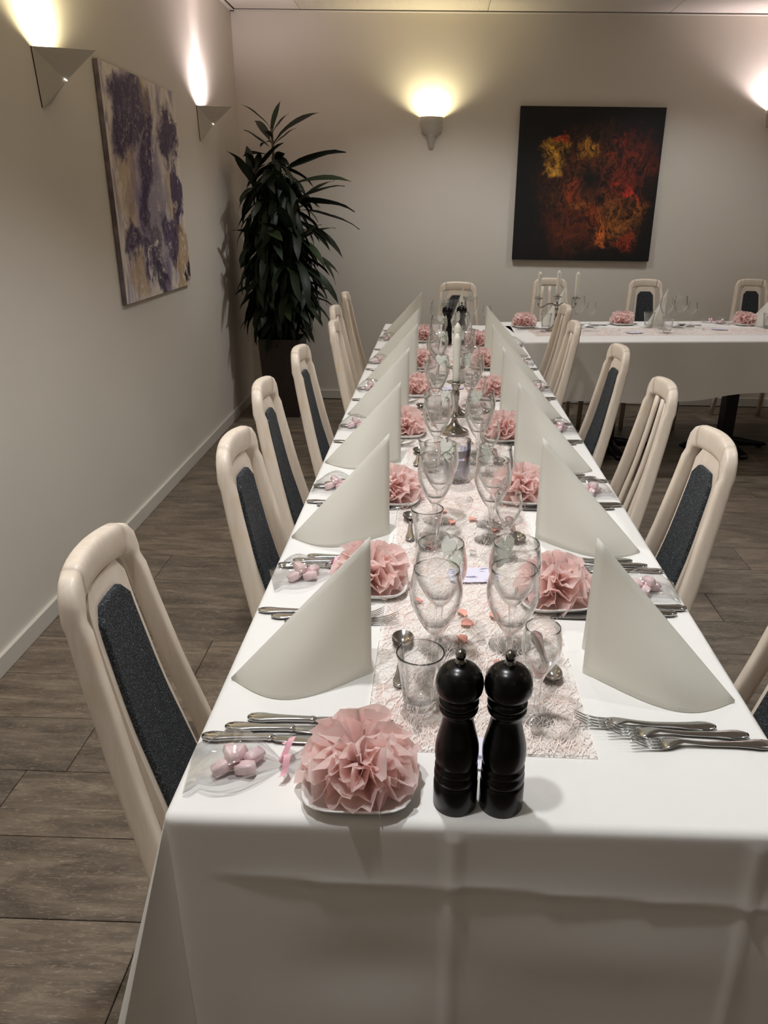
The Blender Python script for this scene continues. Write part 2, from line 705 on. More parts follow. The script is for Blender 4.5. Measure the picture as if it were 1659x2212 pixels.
def purple_canvas():
    m, nt, b, out = new_mat('purple_pour_painting')
    tc, n = painting_base(nt, (3.1, 0, 7.7), (6.5, 1, 2.6), 1.6)
    base = ramp(nt, n.outputs[0], [(0.30, srgb(150, 138, 160)), (0.42, srgb(176, 166, 180)), (0.5, srgb(226, 216, 206)), (0.64, srgb(236, 226, 212))])
    w = warp(nt, tc, 5.0, 0.42)
    gold = srgb(180, 146, 88)
    lilac = srgb(134, 118, 148)
    violet = srgb(58, 36, 82)
    dark = srgb(34, 22, 46)
    c = base.outputs[0]
    st = node(nt, 'ShaderNodeMapping')
    st.inputs['Scale'].default_value = (1.5, 1, 0.75)
    nt.links.new(w, st.inputs['Vector'])
    n2 = node(nt, 'ShaderNodeTexNoise', Scale=9.0, Detail=6.0, Roughness=0.65, Distortion=1.2)
    nt.links.new(st.outputs[0], n2.inputs['Vector'])
    # x: 0 at the centre, near edge -0.5 .. far edge +0.5; z likewise
    for (ctr, rad, rot, col, k) in [
        ((-0.33, 0.08), (0.12, 0.35), 0.1, gold, 0.55), ((0.02, 0.34), (0.08, 0.22), 0.0, gold, 0.5), ((0.36, -0.30), (0.12, 0.22), 0.0, gold, 0.8),
        ((-0.30, -0.38), (0.14, 0.12), 0.3, gold, 0.6), ((0.30, -0.02), (0.08, 0.2), 0.0, gold, 0.5),
        ((-0.06, -0.05), (0.24, 0.42), 0.25, lilac, 0.85), ((0.10, -0.12), (0.15, 0.26), 0.1, srgb(160, 152, 160), 0.7),
        ((-0.22, 0.32), (0.26, 0.16), -0.5, lilac, 0.9), ((0.02, -0.42), (0.12, 0.16), 0.0, lilac, 0.9),
        ((-0.27, 0.27), (0.17, 0.14), -0.4, violet, 1.0), ((-0.05, 0.12), (0.085, 0.32), 0.42, violet, 1.0), ((-0.10, 0.38), (0.13, 0.10), -0.4, violet, 0.9),
        ((0.30, 0.28), (0.14, 0.14), 0.3, violet, 0.95), ((0.40, 0.05), (0.05, 0.26), 0.1, violet, 0.95), ((-0.16, -0.28), (0.24, 0.07), 0.5, violet, 0.9),
        ((0.18, -0.22), (0.08, 0.18), -0.5, violet, 0.9), ((-0.35, -0.20), (0.09, 0.08), 0.0, violet, 0.9), ((0.30, -0.20), (0.06, 0.18), 0.4, violet, 0.8),
        ((0.0, -0.44), (0.06, 0.12), 0.1, dark, 0.8), ((0.47, -0.40), (0.05, 0.09), 0.0, dark, 1.0), ((-0.05, -0.18), (0.06, 0.16), -0.3, dark, 0.6),
    ]:
        if col in (violet, dark):
            rad = (rad[0] * 1.18, rad[1] * 1.18)
        f = blob(nt, w, ctr, rad, rot, 0.5)
        f = mathn(nt, 'MULTIPLY', f, mathn(nt, 'MULTIPLY_ADD', n2.outputs[0], 6.0, True))
        f.node.inputs[1].links[0].from_node.inputs[2].default_value = -1.95
        f = mathn(nt, 'MULTIPLY', f, 1.5, True)
        f = mathn(nt, 'MULTIPLY', f, k, True)
        c = mixc(nt, f, c, col)
    # white veins
    vn = node(nt, 'ShaderNodeTexNoise', Scale=7.0, Detail=6.0, Distortion=2.2)
    nt.links.new(w, vn.inputs['Vector'])
    vr = ramp(nt, vn.outputs[0], [(0.485, (0, 0, 0, 1)), (0.495, (0.45, 0.45, 0.45, 1)), (0.505, (0, 0, 0, 1))])
    c = mixc(nt, vr.outputs[0], c, srgb(232, 224, 218))
    nt.links.new(c, b.inputs['Base Color'])
    b.inputs['Roughness'].default_value = 0.6
    bump(nt, b, vn.outputs[0], 0.2, 0.003)
    return m


def black_canvas():
    m, nt, b, out = new_mat('dark_flame_painting')
    tc, n = painting_base(nt, (1.3, 0, 2.9), (5.0, 1, 5.0), 2.0)
    w = warp(nt, tc, 8.0, 0.30, 9.0)
    stp = node(nt, 'ShaderNodeMapping')
    stp.inputs['Scale'].default_value = (3.2, 1, 0.75)
    stp.inputs['Rotation'].default_value = (0, 0.7, 0)
    nt.links.new(warp(nt, tc, 3.5, 0.5, 4.0), stp.inputs['Vector'])
    n2 = node(nt, 'ShaderNodeTexNoise', Scale=11.0, Detail=7.0, Roughness=0.66, Distortion=1.0)
    nt.links.new(stp.outputs[0], n2.inputs['Vector'])
    c = srgb(7, 6, 6)
    for (ctr, rad, rot, col, k, off) in [
        ((0.06, 0.0), (0.46, 0.44), 0.3, srgb(104, 52, 24), 0.9, -0.55), ((-0.10, -0.28), (0.26, 0.20), 0.2, srgb(92, 40, 18), 0.9, -0.25),
        ((0.30, 0.12), (0.20, 0.30), 0.3, srgb(110, 34, 20), 0.9, -0.5), ((0.25, -0.25), (0.22, 0.22), 0.0, srgb(140, 84, 34), 0.9, -0.6),
        ((-0.25, 0.24), (0.10, 0.12), -0.5, srgb(206, 150, 52), 1.0, -0.55), ((-0.19, 0.30), (0.06, 0.05), 0.0, srgb(206, 78, 34), 1.0, -0.3),
        ((-0.22, 0.12), (0.09, 0.06), -0.6, srgb(214, 158, 62), 1.0, -0.4), ((0.0, 0.25), (0.08, 0.08), 0.2, srgb(196, 136, 46), 1.0, -0.5),
        ((0.30, -0.05), (0.09, 0.035), 0.55, srgb(206, 56, 40), 1.0, -0.2), ((0.12, 0.20), (0.05, 0.04), 0.6, srgb(150, 50, 30), 0.9, -0.4),
        ((0.22, 0.30), (0.07, 0.06), 0.6, srgb(150, 40, 28), 0.8, -0.5), ((0.05, -0.20), (0.08, 0.10), 0.0, srgb(170, 74, 30), 0.9, -0.6),
        ((0.14, -0.33), (0.05, 0.12), 0.0, srgb(214, 110, 46), 1.0, -0.5), ((0.33, -0.40), (0.10, 0.08), 0.3, srgb(150, 50, 26), 0.9, -0.5),
        ((0.38, -0.14), (0.08, 0.08), 0.0, srgb(160, 90, 34), 0.9, -0.6), ((-0.10, -0.03), (0.10, 0.06), 0.4, srgb(150, 60, 28), 0.8, -0.6),
        ((-0.06, -0.12), (0.10, 0.05), 0.2, srgb(160, 90, 36), 0.8, -0.6), ((0.02, 0.04), (0.16, 0.10), 0.2, srgb(6, 5, 5), 1.0, 0.0),
    ]:
        f = blob(nt, w, ctr, rad, rot, 0.7)
        g = mathn(nt, 'MULTIPLY_ADD', n2.outputs[0], 5.5, True)
        g.node.inputs[2].default_value = off - 1.45
        f = mathn(nt, 'MULTIPLY', f, g)
        f = mathn(nt, 'MULTIPLY', f, k, True)
        c = mixc(nt, f, c, col)
    sr = ramp(nt, n2.outputs[0], [(0.36, (0.25, 0.22, 0.2, 1)), (0.5, (0.85, 0.8, 0.75, 1)), (0.62, (1.5, 1.45, 1.3, 1))])
    c = mixc(nt, 1.0, c, sr.outputs[0], 'MULTIPLY')
    nt.links.new(c, b.inputs['Base Color'])
    b.inputs['Roughness'].default_value = 0.55
    return m


MAT['purple'] = purple_canvas()
MAT['flame'] = black_canvas()
MAT['canvas_edge'] = simple('canvas_edge', srgb(120, 108, 112), 0.8, nscale=14, namt=0.4)
MAT['black_edge'] = simple('black_canvas_edge', srgb(10, 9, 9), 0.7)

# ------------------------------------------------------------------ the room
H = 2.65
WX = lambda y: -1.368 - 0.0098 * y      # the left wall runs a touch out of square
YB = 6.03
XR, YF = 4.2, -2.2


def prism(name, pts, z0, z1, mat):
    n = len(pts)
    v = [(x, y, z0) for x, y in pts] + [(x, y, z1) for x, y in pts]
    f = [tuple(reversed(range(n))), tuple(range(n, 2 * n))] + [(i, (i + 1) % n, n + (i + 1) % n, n + i) for i in range(n)]
    return mesh_obj(name, v, f, mat, smooth=False)


tag(prism('wall_left', [(WX(YF), YF), (WX(YB + .1), YB + .1), (WX(YB + .1) - .12, YB + .1), (WX(YF) - .12, YF)], -0.02, H, MAT['wall']), kind='structure')
tag(prism('wall_back', [(WX(YB), YB), (XR, YB), (XR, YB + .12), (WX(YB), YB + .12)], -0.02, H, MAT['wall']), kind='structure')
tag(prism('wall_right', [(XR, YF), (XR + .12, YF), (XR + .12, YB + .12), (XR, YB + .12)], -0.02, H, MAT['wall']), kind='structure')
tag(prism('wall_front', [(WX(YF) - .12, YF - .12), (XR + .12, YF - .12), (XR + .12, YF), (WX(YF) - .12, YF)], -0.02, H, MAT['wall']), kind='structure')

# floor: dark underlay with one plank object per board
floor = tag(prism('floor', [(-1.6, YF - .1), (XR + .1, YF - .1), (XR + .1, YB + .1), (-1.6, YB + .1)], -0.06, -0.0085, MAT['dark_gap']), kind='structure')
PW, PL = 0.2290, 1.38
mb = MB()
g, d = 0.0011, 0.0012
x0, x1, y0, y1 = g, PL - g, g, PW - g
v = [(x0, y0, -.0085), (x1, y0, -.0085), (x1, y1, -.0085), (x0, y1, -.0085), (x0, y0, -d), (x1, y0, -d), (x1, y1, -d), (x0, y1, -d),
     (x0 + d, y0 + d, 0), (x1 - d, y0 + d, 0), (x1 - d, y1 - d, 0), (x0 + d, y1 - d, 0)]
f = [(0, 1, 5, 4), (1, 2, 6, 5), (2, 3, 7, 6), (3, 0, 4, 7), (4, 5, 9, 8), (5, 6, 10, 9), (6, 7, 11, 10), (7, 4, 8, 11), (8, 9, 10, 11)]
plank0 = mb.add(v, f).build('plank', MAT['plank'], floor, smooth=False)
random.seed(5)
JOINT = {0: -0.59, 2: 0.30, 3: -0.972, 7: 1.115, 9: 1.39, 1: 0.1, 4: -0.2, 5: 0.62, 6: -0.5, 8: 0.25, 10: -0.75}
first = True
k0 = -13
for k in range(k0, 22):
    yk = 0.958 + PW * k
    if yk + PW > YB + 0.12 or yk < YF - .1:
        continue
    jx = JOINT.get(k, random.uniform(-1.0, 0.3))
    x = jx - PL * math.ceil((jx + 1.46) / PL)
    while x < XR:
        o = plank0 if first else plank0.copy()
        if not first:
            COL.objects.link(o)
        first = False
        o.location = (x, yk, 0)
        x += PL

# baseboards
prism_b = [(WX(YF) - .001, YF), (WX(YB) - .001, YB), (WX(YB) + .014, YB), (WX(YF) + .014, YF)]
tag(bevel(prism('baseboard_left', prism_b, 0.0, 0.068, MAT['base']), .003), kind='structure')
tag(bevel(prism('baseboard_back', [(WX(YB), YB - .014), (XR, YB - .014), (XR, YB + .001), (WX(YB), YB + .001)], 0.0, 0.068, MAT['base']), .003), kind='structure')

# ceiling, shadow-gap angle along the walls, and the ceiling panels seen at the top of the picture
ceil = tag(prism('ceiling', [(WX(YF) - .12, YF - .12), (XR + .12, YF - .12), (XR + .12, YB + .12), (WX(YB) - .12, YB + .12)], H + 0.012, H + 0.08, MAT['dark_gap']), kind='structure')
tag(prism('trim_1', [(WX(YB), YB - .028), (XR, YB - .028), (XR, YB), (WX(YB), YB)], H - .006, H, MAT['trim']), kind='structure')
tag(prism('trim_2', [(WX(YF), YF), (WX(YB), YB), (WX(YB) + .028, YB), (WX(YF) + .028, YF)], H - .006, H, MAT['trim']), kind='structure')


def ceiling_panel(x0, x1, y0, y1, holes):
    mbb = MB()
    mbb.box((x0 + .002, y0 + .002, H + .002), (x1 - .002, y1 - .002, H + .011))
    if holes:    # fine ribs of the perforated panels
        n = int((x1 - x0) / 0.012)
        for i in range(n):
            xx = x0 + .004 + i * 0.012
            mbb.box((xx, y0 + .03, H - .0005), (xx + .005, y1 - .03, H + .003))
    return mbb.build('panel', MAT['ceil'], ceil, smooth=False)


ys = [YF, -1.0, 0.2, 1.4, 2.6, 3.8, 4.95, YB - .034]
xs = [-1.44, -0.95, 0.306, 1.51, 2.71, XR]
for j in range(len(ys) - 1):
    for i in range(len(xs) - 1):
        xa = max(xs[i], WX(ys[j + 1]) + .034) if i == 0 else xs[i]
        ceiling_panel(xa, xs[i + 1], ys[j], ys[j + 1], i == 1 and j == len(ys) - 2)

# ------------------------------------------------------------------ wall lamps


def sconce(name, loc, rz, color, lamps, label, kind):
    """folded sheet-metal uplighter; local +y leaves the wall"""
    root = tag(empty(name, loc, rz), label, 'wall lamp', 'uplighters on the walls')
    if kind == 'pyramid':
        w, p, h, hd, dd = 0.085, 0.186, 0.185, 0.092, 0.070
        A, A2, B, D, C_, C2 = (-w, .004, 0), (w, .004, 0), (-.01, p, .006), (0, dd, -hd), (w - .018, .004, -h), (.0, .004, -h + .02)
        v = [A, A2, B, D, C_, C2]
        f = [(0, 3, 2), (1, 2, 3), (0, 5, 3), (1, 3, 4), (5, 4, 3)]
        o = mesh_obj('shade', v, f, MAT['sconce'], root, smooth=False)
        bp = [(-w + .006, .004), (w - .002, .004)]
        mesh_obj('back_plate', [(-w, 0, 0), (w, 0, 0), (w - .018, 0, -h), (0, 0, -h + .02), (-w, .004, 0), (w, .004, 0), (w - .018, .004, -h), (0, .004, -h + .02)],
                 [(0, 1, 2, 3), (7, 6, 5, 4), (0, 4, 5, 1), (1, 5, 6, 2), (2, 6, 7, 3), (3, 7, 4, 0)], MAT['black_metal'], root, smooth=False)
        sy, sz = dd + .004, -hd + .001
    else:
        m = MB()
        prof = [(0, .083, .090), (-.03, .082, .086), (-.06, .077, .076), (-.09, .066, .062), (-.112, .052, .050), (-.118, .034, .046), (-.15, .027, .034), (-.195, .016, .016)]
        n = 24
        v, f = [], []
        for (z, rx, ry) in prof:
            for i in range(n + 1):
                a = PI * i / n
                v.append((rx * math.cos(a), .004 + ry * math.sin(a), z))
        for k in range(len(prof) - 1):
            for i in range(n):
                q = k * (n + 1) + i
                f.append((q, q + 1, q + n + 2, q + n + 1))
        f.append(tuple((len(prof) - 1) * (n + 1) + i for i in range(n + 1)))
        o = sharpen(m.add(v, f).build('shade', MAT['sconce'], root), 40)
        MB().box((-.070, 0, -.105), (.070, .004, -.004)).build('back_plate', MAT['sconce'], root, smooth=False)
        sy, sz = .0535, -.113
    s = o.modifiers.new('sheet', 'SOLIDIFY')
    s.thickness = 0.002
    # narrow slot at the fold where light leaks out
    wslot = .010 if kind == 'pyramid' else .018
    MB().sweep([((-wslot, sy - .004, sz + .003), (0, .001, .001), (0, -.001, .0022)), ((0, sy, sz), (0, .001, .001), (0, -.001, .003)),
                ((wslot, sy - .004, sz + .003), (0, .001, .001), (0, -.001, .0022))], 8, 2).build('light_slot', MAT['glow'], root)
    MB().lathe([(0.0, -.075), (.016, -.075), (.020, -.06), (.012, -.050), (0, -.048)], 12, (0, .045, 0)).build('bulb', MAT['card'], root)
    R = Matrix.Rotation(rz, 4, 'Z')
    for (off, tgt, power, cone, blend, rad) in lamps:
        a = Vector(loc) + R @ Vector(off)
        b = Vector(loc) + R @ Vector(tgt)
        light_spot(name + '_lamp', a, b, power, color, cone, blend, rad)
    return root


YEL = (1.0, 0.88, 0.55)
PINK = (1.0, 0.86, 0.88)
# left wall lamps (wall normal +x -> local +y; so rotate by -90 degrees)
sconce('wall_lamp', (WX(3.06), 3.06, 1.925), -PI / 2, YEL, [((.0, .060, -.02), (.16, .050, .5), 6.5, 128, 1.0, .016), ((0, .06, -.015), (0, .10, .5), 22.0, 168, 1.0, .016)], 'pyramid wall lamp with yellowish glow, on the left wall before the purple canvas', 'pyramid')
sconce('wall_lamp', (WX(5.07), 5.07, 1.965), -PI / 2, PINK, [((.0, .050, -.02), (.01, .035, .5), 7.0, 62, 1.0, .016), ((.0, .050, -.02), (.0, .005, .6), 22.0, 34, 1.0, .016), ((0, .06, -.015), (0, .10, .5), 24.0, 168, 1.0, .016)], 'pyramid wall lamp with narrow pinkish beam, beside the tall plant', 'pyramid')
sconce('wall_lamp', (-0.055, YB, 2.017), PI, YEL, [((0.0, .066, -.034), (0, .06, .5), 6.0, 146, 0.8, .02), ((0, .068, -.030), (0, .12, .5), 10.0, 168, 1.0, .016)], 'small wall lamp with yellow fan of light, alone on the back wall', 'cup')
sconce('wall_lamp', (2.345, YB, 2.085), PI, PINK, [((0.0, .068, -.030), (0, .06, .5), 13.0, 140, 0.4, .02), ((0, .068, -.030), (0, .12, .5), 11.0, 168, 1.0, .016)], 'wall lamp cut off by the right edge, right of the dark painting', 'cup')

# ------------------------------------------------------------------ paintings


def canvas(name, loc, rz, w, h, dpt, face, edge, label, tilt=0.0):
    root = tag(empty(name, loc, rz), label, 'painting')
    o = MB().box((-w / 2, -dpt, -h / 2), (w / 2, 0, h / 2)).build('stretched_canvas', edge, root, smooth=False)
    bevel(o, .003)
    fo = MB().grid(lambda u, t: (-w / 2 + .002 + u * (w - .004), -dpt - .0006, -h / 2 + .002 + t * (h - .004)), 1, 1).build('painted_face', face, root, smooth=False)
    root.rotation_euler = (0, tilt, rz)
    return root


canvas('painting', (WX(4.0) + .002, 4.0, 1.49), PI / 2 + .0098, 1.0, 0.965, .020, MAT['purple'], MAT['canvas_edge'], 'square abstract canvas in purple, white and gold on the left wall')
canvas('painting', (1.064, YB - .004, 1.587), 0, 1.005, 1.012, .035, MAT['flame'], MAT['black_edge'], 'square black abstract canvas with orange, yellow and red flares on back wall')

# ------------------------------------------------------------------ plant


def make_plant():
    random.seed(21)
    bx, by = -1.085, 5.53
    root = tag(empty('potted_plant', (bx, by, 0)), 'tall dark green dracaena in a brown square planter in the corner', 'plant')
    # tapered square planter with hollow top
    s0, s1, hp = .118, .148, .56
    v = []
    for s, z in ((s0, 0), (s1, hp), (s1 - .014, hp), (s1 - .02, hp - .05)):
        v += [(-s, -s, z), (s, -s, z), (s, s, z), (-s, s, z)]
    f = [(3, 2, 1, 0)]
    for k in range(3):
        for i in range(4):
            j = (i + 1) % 4
            f.append((k * 4 + i, k * 4 + j, k * 4 + 4 + j, k * 4 + 4 + i))
    pot = bevel(mesh_obj('planter', v, f, MAT['pot'], root, smooth=False), .004)
    s = s1 - .02
    mesh_obj('soil', [(-s, -s, hp - .05), (s, -s, hp - .05), (s, s, hp - .045), (-s, s, hp - .05)], [(0, 1, 2, 3)], MAT['soil'], root, smooth=False)
    canes = [((-.04, -.03), (-.15, .05), 1.66), ((.05, .02), (.10, -.02), 1.45), ((.0, .05), (-.02, .08), 1.9), ((.03, -.06), (.12, -.10), 1.2), ((-.05, .04), (-.08, -.10), 1.25)]
    leafs = []
    for L, W, droop in ((.42, .060, .60), (.38, .056, 1.0), (.32, .060, .35), (.44, .060, 1.35)):
        m = MB()

        def fn(u, t, L=L, W=W, droop=droop):
            # u across, t along; narrow stalk, widest at 0.55, pointed tip
            w = W * 0.5 * (0.16 + 0.95 * math.sin(PI * min(1, max(0, (t - .12) / .9))) ** 0.8 if t > .12 else 0.16)
            if t >= .999:
                w = 0.0006
            a = droop * t
            x = L * (math.sin(a) / droop)
            z = L * ((math.cos(a) - 1) / droop)
            s = (u - .5) * 2
            return (x, s * w + .008 * math.sin(t * 5), z + abs(s) * w * .35 + .004 * math.sin(9 * t + s))
        m.grid(fn, 2, 8)
        leafs.append(m)
    protos = [m.build('leaf', MAT['leaf']) for m in leafs]
    count = 0

    def put(p, az, elev, scale, which):
        nonlocal count
        roll = random.uniform(-.5, .5)
        for turn in range(14):      # turn or shorten a leaf until it stays clear of both walls
            sc_ = scale * (1 - .05 * turn)
            eu = Euler((roll, -elev, az + (.28 * turn if turn % 2 else -.28 * turn)), 'XYZ')
            E = Matrix.Translation(p) @ eu.to_matrix().to_4x4() @ Matrix.Scale(sc_, 4)
            vs = [E @ Vector(q) for q in leafs[which].v]
            if all(bx + q.x > WX(by) + .03 and by + q.y < YB - .03 for q in vs):
                break
        else:
            return
        o = protos[which].copy()
        COL.objects.link(o)
        o.parent = root
        o.location = p
        o.rotation_euler = eu
        o.scale = (sc_,) * 3
        count += 1

    def clamp_inside(p, az):
        return True
    for ci, (a, b, hh) in enumerate(canes):
        pts = []
        for i in range(9):
            t = i / 8
            pts.append((a[0] + (b[0] - a[0]) * t ** 1.3, a[1] + (b[1] - a[1]) * t ** 1.3, hp - .06 + (hh - hp + .06) * t))
        MB().tube(pts, [.016 - .008 * i / 8 for i in range(9)], 8).build('cane', MAT['stem'], root)
        n = (58, 54, 46, 46, 46)[ci]
        for i in range(n):
            t = (i + .5) / n
            z = .78 + (hh - .78) * t
            # centre line at this height
            tt = max(0.0, (z - hp + .06) / (hh - hp + .06))
            c = Vector((a[0] + (b[0] - a[0]) * tt ** 1.3, a[1] + (b[1] - a[1]) * tt ** 1.3, z))
            az = i * 2.399 + ci
            young = t > .86
            el = random.uniform(.2, 1.1) if young else random.uniform(-.55, .15)
            wh = random.choice((0, 2)) if young else random.choice((0, 1, 1, 3, 3))
            sc = random.uniform(.75, 1.0) * (0.72 + 0.34 * math.sin(PI * min(1, max(0, (z - .55) / 1.25))))
            d = Vector((math.cos(az), math.sin(az), 0))
            # the leaves press against neither wall
            reach = sc * .30 * math.cos(max(-.9, el))
            if bx + c.x + d.x * reach < WX(by) + .03:
                az = PI - az
            d = Vector((math.cos(az), math.sin(az), 0))
            if by + c.y + d.y * reach > YB - .03:
                az = -az
            put(c, az, el, sc, wh)
    # the sparse tuft of long leaves on top and a few reaching right
    for (p, az, el, sc, wh) in [((-.02, .08, 1.80), 2.7, .75, 1.05, 0), ((-.02, .08, 1.82), 1.3, 1.35, .85, 2), ((-.02, .08, 1.80), .35, .85, .95, 0), ((-.02, .07, 1.72), 2.9, .35, .95, 0),
                                ((-.02, .07, 1.70), 5.2, .3, .9, 2), ((.0, .06, 1.62), .1, .55, 1.2, 0), ((.03, .0, 1.52), 5.9, .4, 1.25, 0), ((.08, 0, 1.45), 6.1, .15, 1.2, 0), ((.1, -.02, 1.4), .2, .05, 1.15, 0),
                                ((.1, -.02, 1.33), 6.2, -.15, 1.15, 1), ((-.14, .05, 1.52), 2.2, 1.25, 1.0, 2), ((-.14, .05, 1.5), 4.0, 1.1, .9, 2), ((-.14, .05, 1.45), 5.0, .6, .9, 0), ((.11, -.03, 1.2), .1, -.3, 1.1, 1),
                                ((.11, -.05, 1.1), 6.1, -.4, 1.1, 1), ((.1, -.05, .98), .1, -.6, 1.05, 1)]:
        put(p, az, el, sc, wh)
    # the dense inner foliage that cannot be told apart leaf by leaf
    mm = MB()
    for i in range(440):
        z = random.uniform(.62, 1.72)
        az = random.uniform(0, 2 * PI)
        src = leafs[random.choice((1, 1, 3, 0))]
        k = .20 * math.sin(PI * min(1, (z - .40) / 1.42))
        E = Matrix.Translation((random.uniform(-k, k) * .8, random.uniform(-k, k) * .8, z)) @ Euler((random.uniform(-.6, .6), random.uniform(.1, .9), az), 'XYZ').to_matrix().to_4x4() @ Matrix.Scale(random.uniform(.5, .75), 4)
        vs = [E @ Vector(q) for q in src.v]
        if any(bx + q.x < WX(by) + .02 or by + q.y > YB - .02 for q in vs):
            continue
        mm.add(vs, src.f)
    tag(mm.build('inner_foliage', MAT['leaf'], root), kind='stuff')
    for p in protos:
        bpy.data.objects.remove(p)


make_plant()

# ------------------------------------------------------------------ tables and cloths


def pedestal_table(name, pts_local, peds, label, rz=0, loc=(0, 0, 0)):
    """board on black column pedestals; local coordinates"""
    root = tag(empty(name, loc, rz), label, 'table')
    x0, y0, x1, y1 = pts_local
    bevel(MB().box((x0, y0, T - .03), (x1, y1, T - .004)).build('tabletop', MAT['table_board'], root, smooth=False), .003)
    for (px, py) in peds:
        c = MB().box((px - .04, py - .04, .05), (px + .04, py + .04, T - .045)).build('column', MAT['black_metal'], root, smooth=False)
        bevel(c, .006)
        MB().box((px - .16, py - .16, T - .045), (px + .16, py + .16, T - .03)).build('mounting_plate', MAT['black_metal'], root, smooth=False)
        for (dx, dy) in ((1, 0), (-1, 0), (0, 1), (0, -1)):
            L = .27
            side = Vector((-dy, dx, 0))
            m = MB().sweep([(Vector((px, py, .045)) + Vector((dx, dy, 0)) * .03, side * .032, Vector((0, 0, .034))),
                            (Vector((px, py, .034)) + Vector((dx, dy, 0)) * L * .6, side * .030, Vector((0, 0, .022))),
                            (Vector((px, py, .024)) + Vector((dx, dy, 0)) * L, side * .030, Vector((0, 0, .014))),
                            (Vector((px, py, .019)) + Vector((dx, dy, 0)) * (L + .018), side * .022, Vector((0, 0, .008)))], 12, 4)
            m.build('foot', MAT['black_metal'], root)
            MB().lathe([(.0, 0), (.018, 0), (.018, .012), (0, .012)], 10, (px + dx * (L - .02), py + dy * (L - .02), 0)).build('glide', MAT['black_metal'], root)
    return root


LX0, LX1, LY0, LY1 = -0.318, 0.488, 0.716, 4.945
pedestal_table('dining_table', (LX0 + .006, LY0 + .006, LX1 - .006, LY1 - .006), [(.085, 1.35), (.085, 2.85), (.085, 4.35)], 'long dining table hidden under its white cloth, running towards the back wall')


def cloth(name, quad, top, bottom, zc, label, levels=14, crease=None, rr=0.013, sharp=()):
    """quad: the four corners of the flat top, counter-clockwise; top: closed loop of (x, y) on its edge;
    bottom: the matching points of the hem. Flat top, rolled edge, hanging skirt"""
    n = len(top)
    v, f = [], []
    Q = [Vector((p[0], p[1])) for p in quad]
    edges = []
    for i in range(4):
        a, b = Q[i], Q[(i + 1) % 4]
        t = (b - a).normalized()
        edges.append((a, Vector((t.y, -t.x))))

    def inset(p):
        p = Vector((p[0], p[1]))
        for _ in range(2):
            for a, nn in edges:
                d = (p - a).dot(nn)
                if d > -rr:
                    p = p - nn * (d + rr)
        return p
    ins = [inset(p) for p in top]
    outs = []
    for p, q in zip(top, ins):
        d = Vector((p[0], p[1])) - q
        outs.append(d.normalized() if d.length > 1e-6 else Vector((0, -1)))
    rings = []
    for k in range(6):
        a = k / 5 * PI / 2
        ring = []
        for i in range(n):
            q = ins[i] + outs[i] * rr * math.sin(a)
            ring.append((q.x, q.y, zc - rr * (1 - math.cos(a))))
        rings.append(ring)
    for k in range(1, levels + 1):
        t = k / levels
        ring = []
        for i in range(n):
            x, y, _z = rings[5][i]
            bx_, by_, bz_ = bottom[i]
            px = x + (bx_ - x) * t
            py = y + (by_ - y) * t
            pz = (zc - rr) + (bz_ - zc + rr) * t
            if crease:
                o = crease(px, py, pz, t)
                px += outs[i].x * o
                py += outs[i].y * o
            ring.append((px, py, pz))
        rings.append(ring)
    for ring in rings:
        v += ring
    for k in range(len(rings) - 1):
        for i in range(n):
            j = (i + 1) % n
            f.append((k * n + i, (k + 1) * n + i, (k + 1) * n + j, k * n + j))
    c = sum(ins, Vector((0, 0))) / n
    v.append((c.x, c.y, zc))
    for i in range(n):
        f.append((i, (i + 1) % n, len(v) - 1))
    o = mesh_obj(name, v, f, MAT['cloth'])
    for e in o.data.edges:
        a, b = e.vertices
        if a % n == b % n and a % n in sharp and min(a, b) > 6 * n:
            e.use_edge_sharp = True
    return tag(o, label, 'tablecloth')


def loop_rect(p0, p1, p2, p3, n01, n12, n23, n30):
    out = []
    for (a, b, n) in ((p0, p1, n01), (p1, p2, n12), (p2, p3, n23), (p3, p0, n30)):
        for i in range(n):
            t = i / n
            out.append((a[0] + (b[0] - a[0]) * t, a[1] + (b[1] - a[1]) * t))
    return out


CZ = T + 0.0005
# long cloth: the front edge is finely divided so that its ironed folds can be modelled
nf, nsd, nbk = 90, 60, 12
top, bot = [], []
random.seed(3)
for i in range(nf + 1):                       # front edge, left to right
    t = i / nf
    x = LX0 + (LX1 - LX0) * t
    top.append((x, LY0))
    # skirt stays nearly vertical, its ends drawn in a little where the corner folds start
    bot.append((LX0 + .0225 + (LX1 - LX0 - .03) * t, LY0 - .018 + .012 * min(1, t * 14) - .004 * math.sin(t * 9), .315))
# right corner fold
for (dx, dy, bx_, by_, bz_) in [(0, .0004, LX1 + .02, LY0 + .01, .33), (0, .0008, LX1 + .05, LY0 + .045, .38), (0, .02, LX1 + .03, LY0 + .10, .46)]:
    top.append((LX1 + dx, LY0 + dy))
    bot.append((bx_, by_, bz_))
for i in range(1, nsd):
    y = LY0 + .03 + (LY1 - LY0 - .03) * i / nsd
    top.append((LX1 + .002 * math.sin(i * 1.7), y))
    bot.append((LX1 + .012 + .004 * math.sin(i * .9), y, .478))
for i in range(nbk):
    x = LX1 + (LX0 - LX1) * i / nbk
    top.append((x, LY1))
    bot.append((x, LY1 + .01, .478))
for i in range(nsd):
    y = LY1 + (LY0 + .12 - LY1) * i / nsd
    wob = .003 * math.sin(i * 1.3) + (-.010 if 1.5 < i / nsd * 10 < 2.6 else 0)
    top.append((LX0 + wob * .5, y))
    bot.append((LX0 - .012 - .004 * math.sin(i * .8), y, .478))
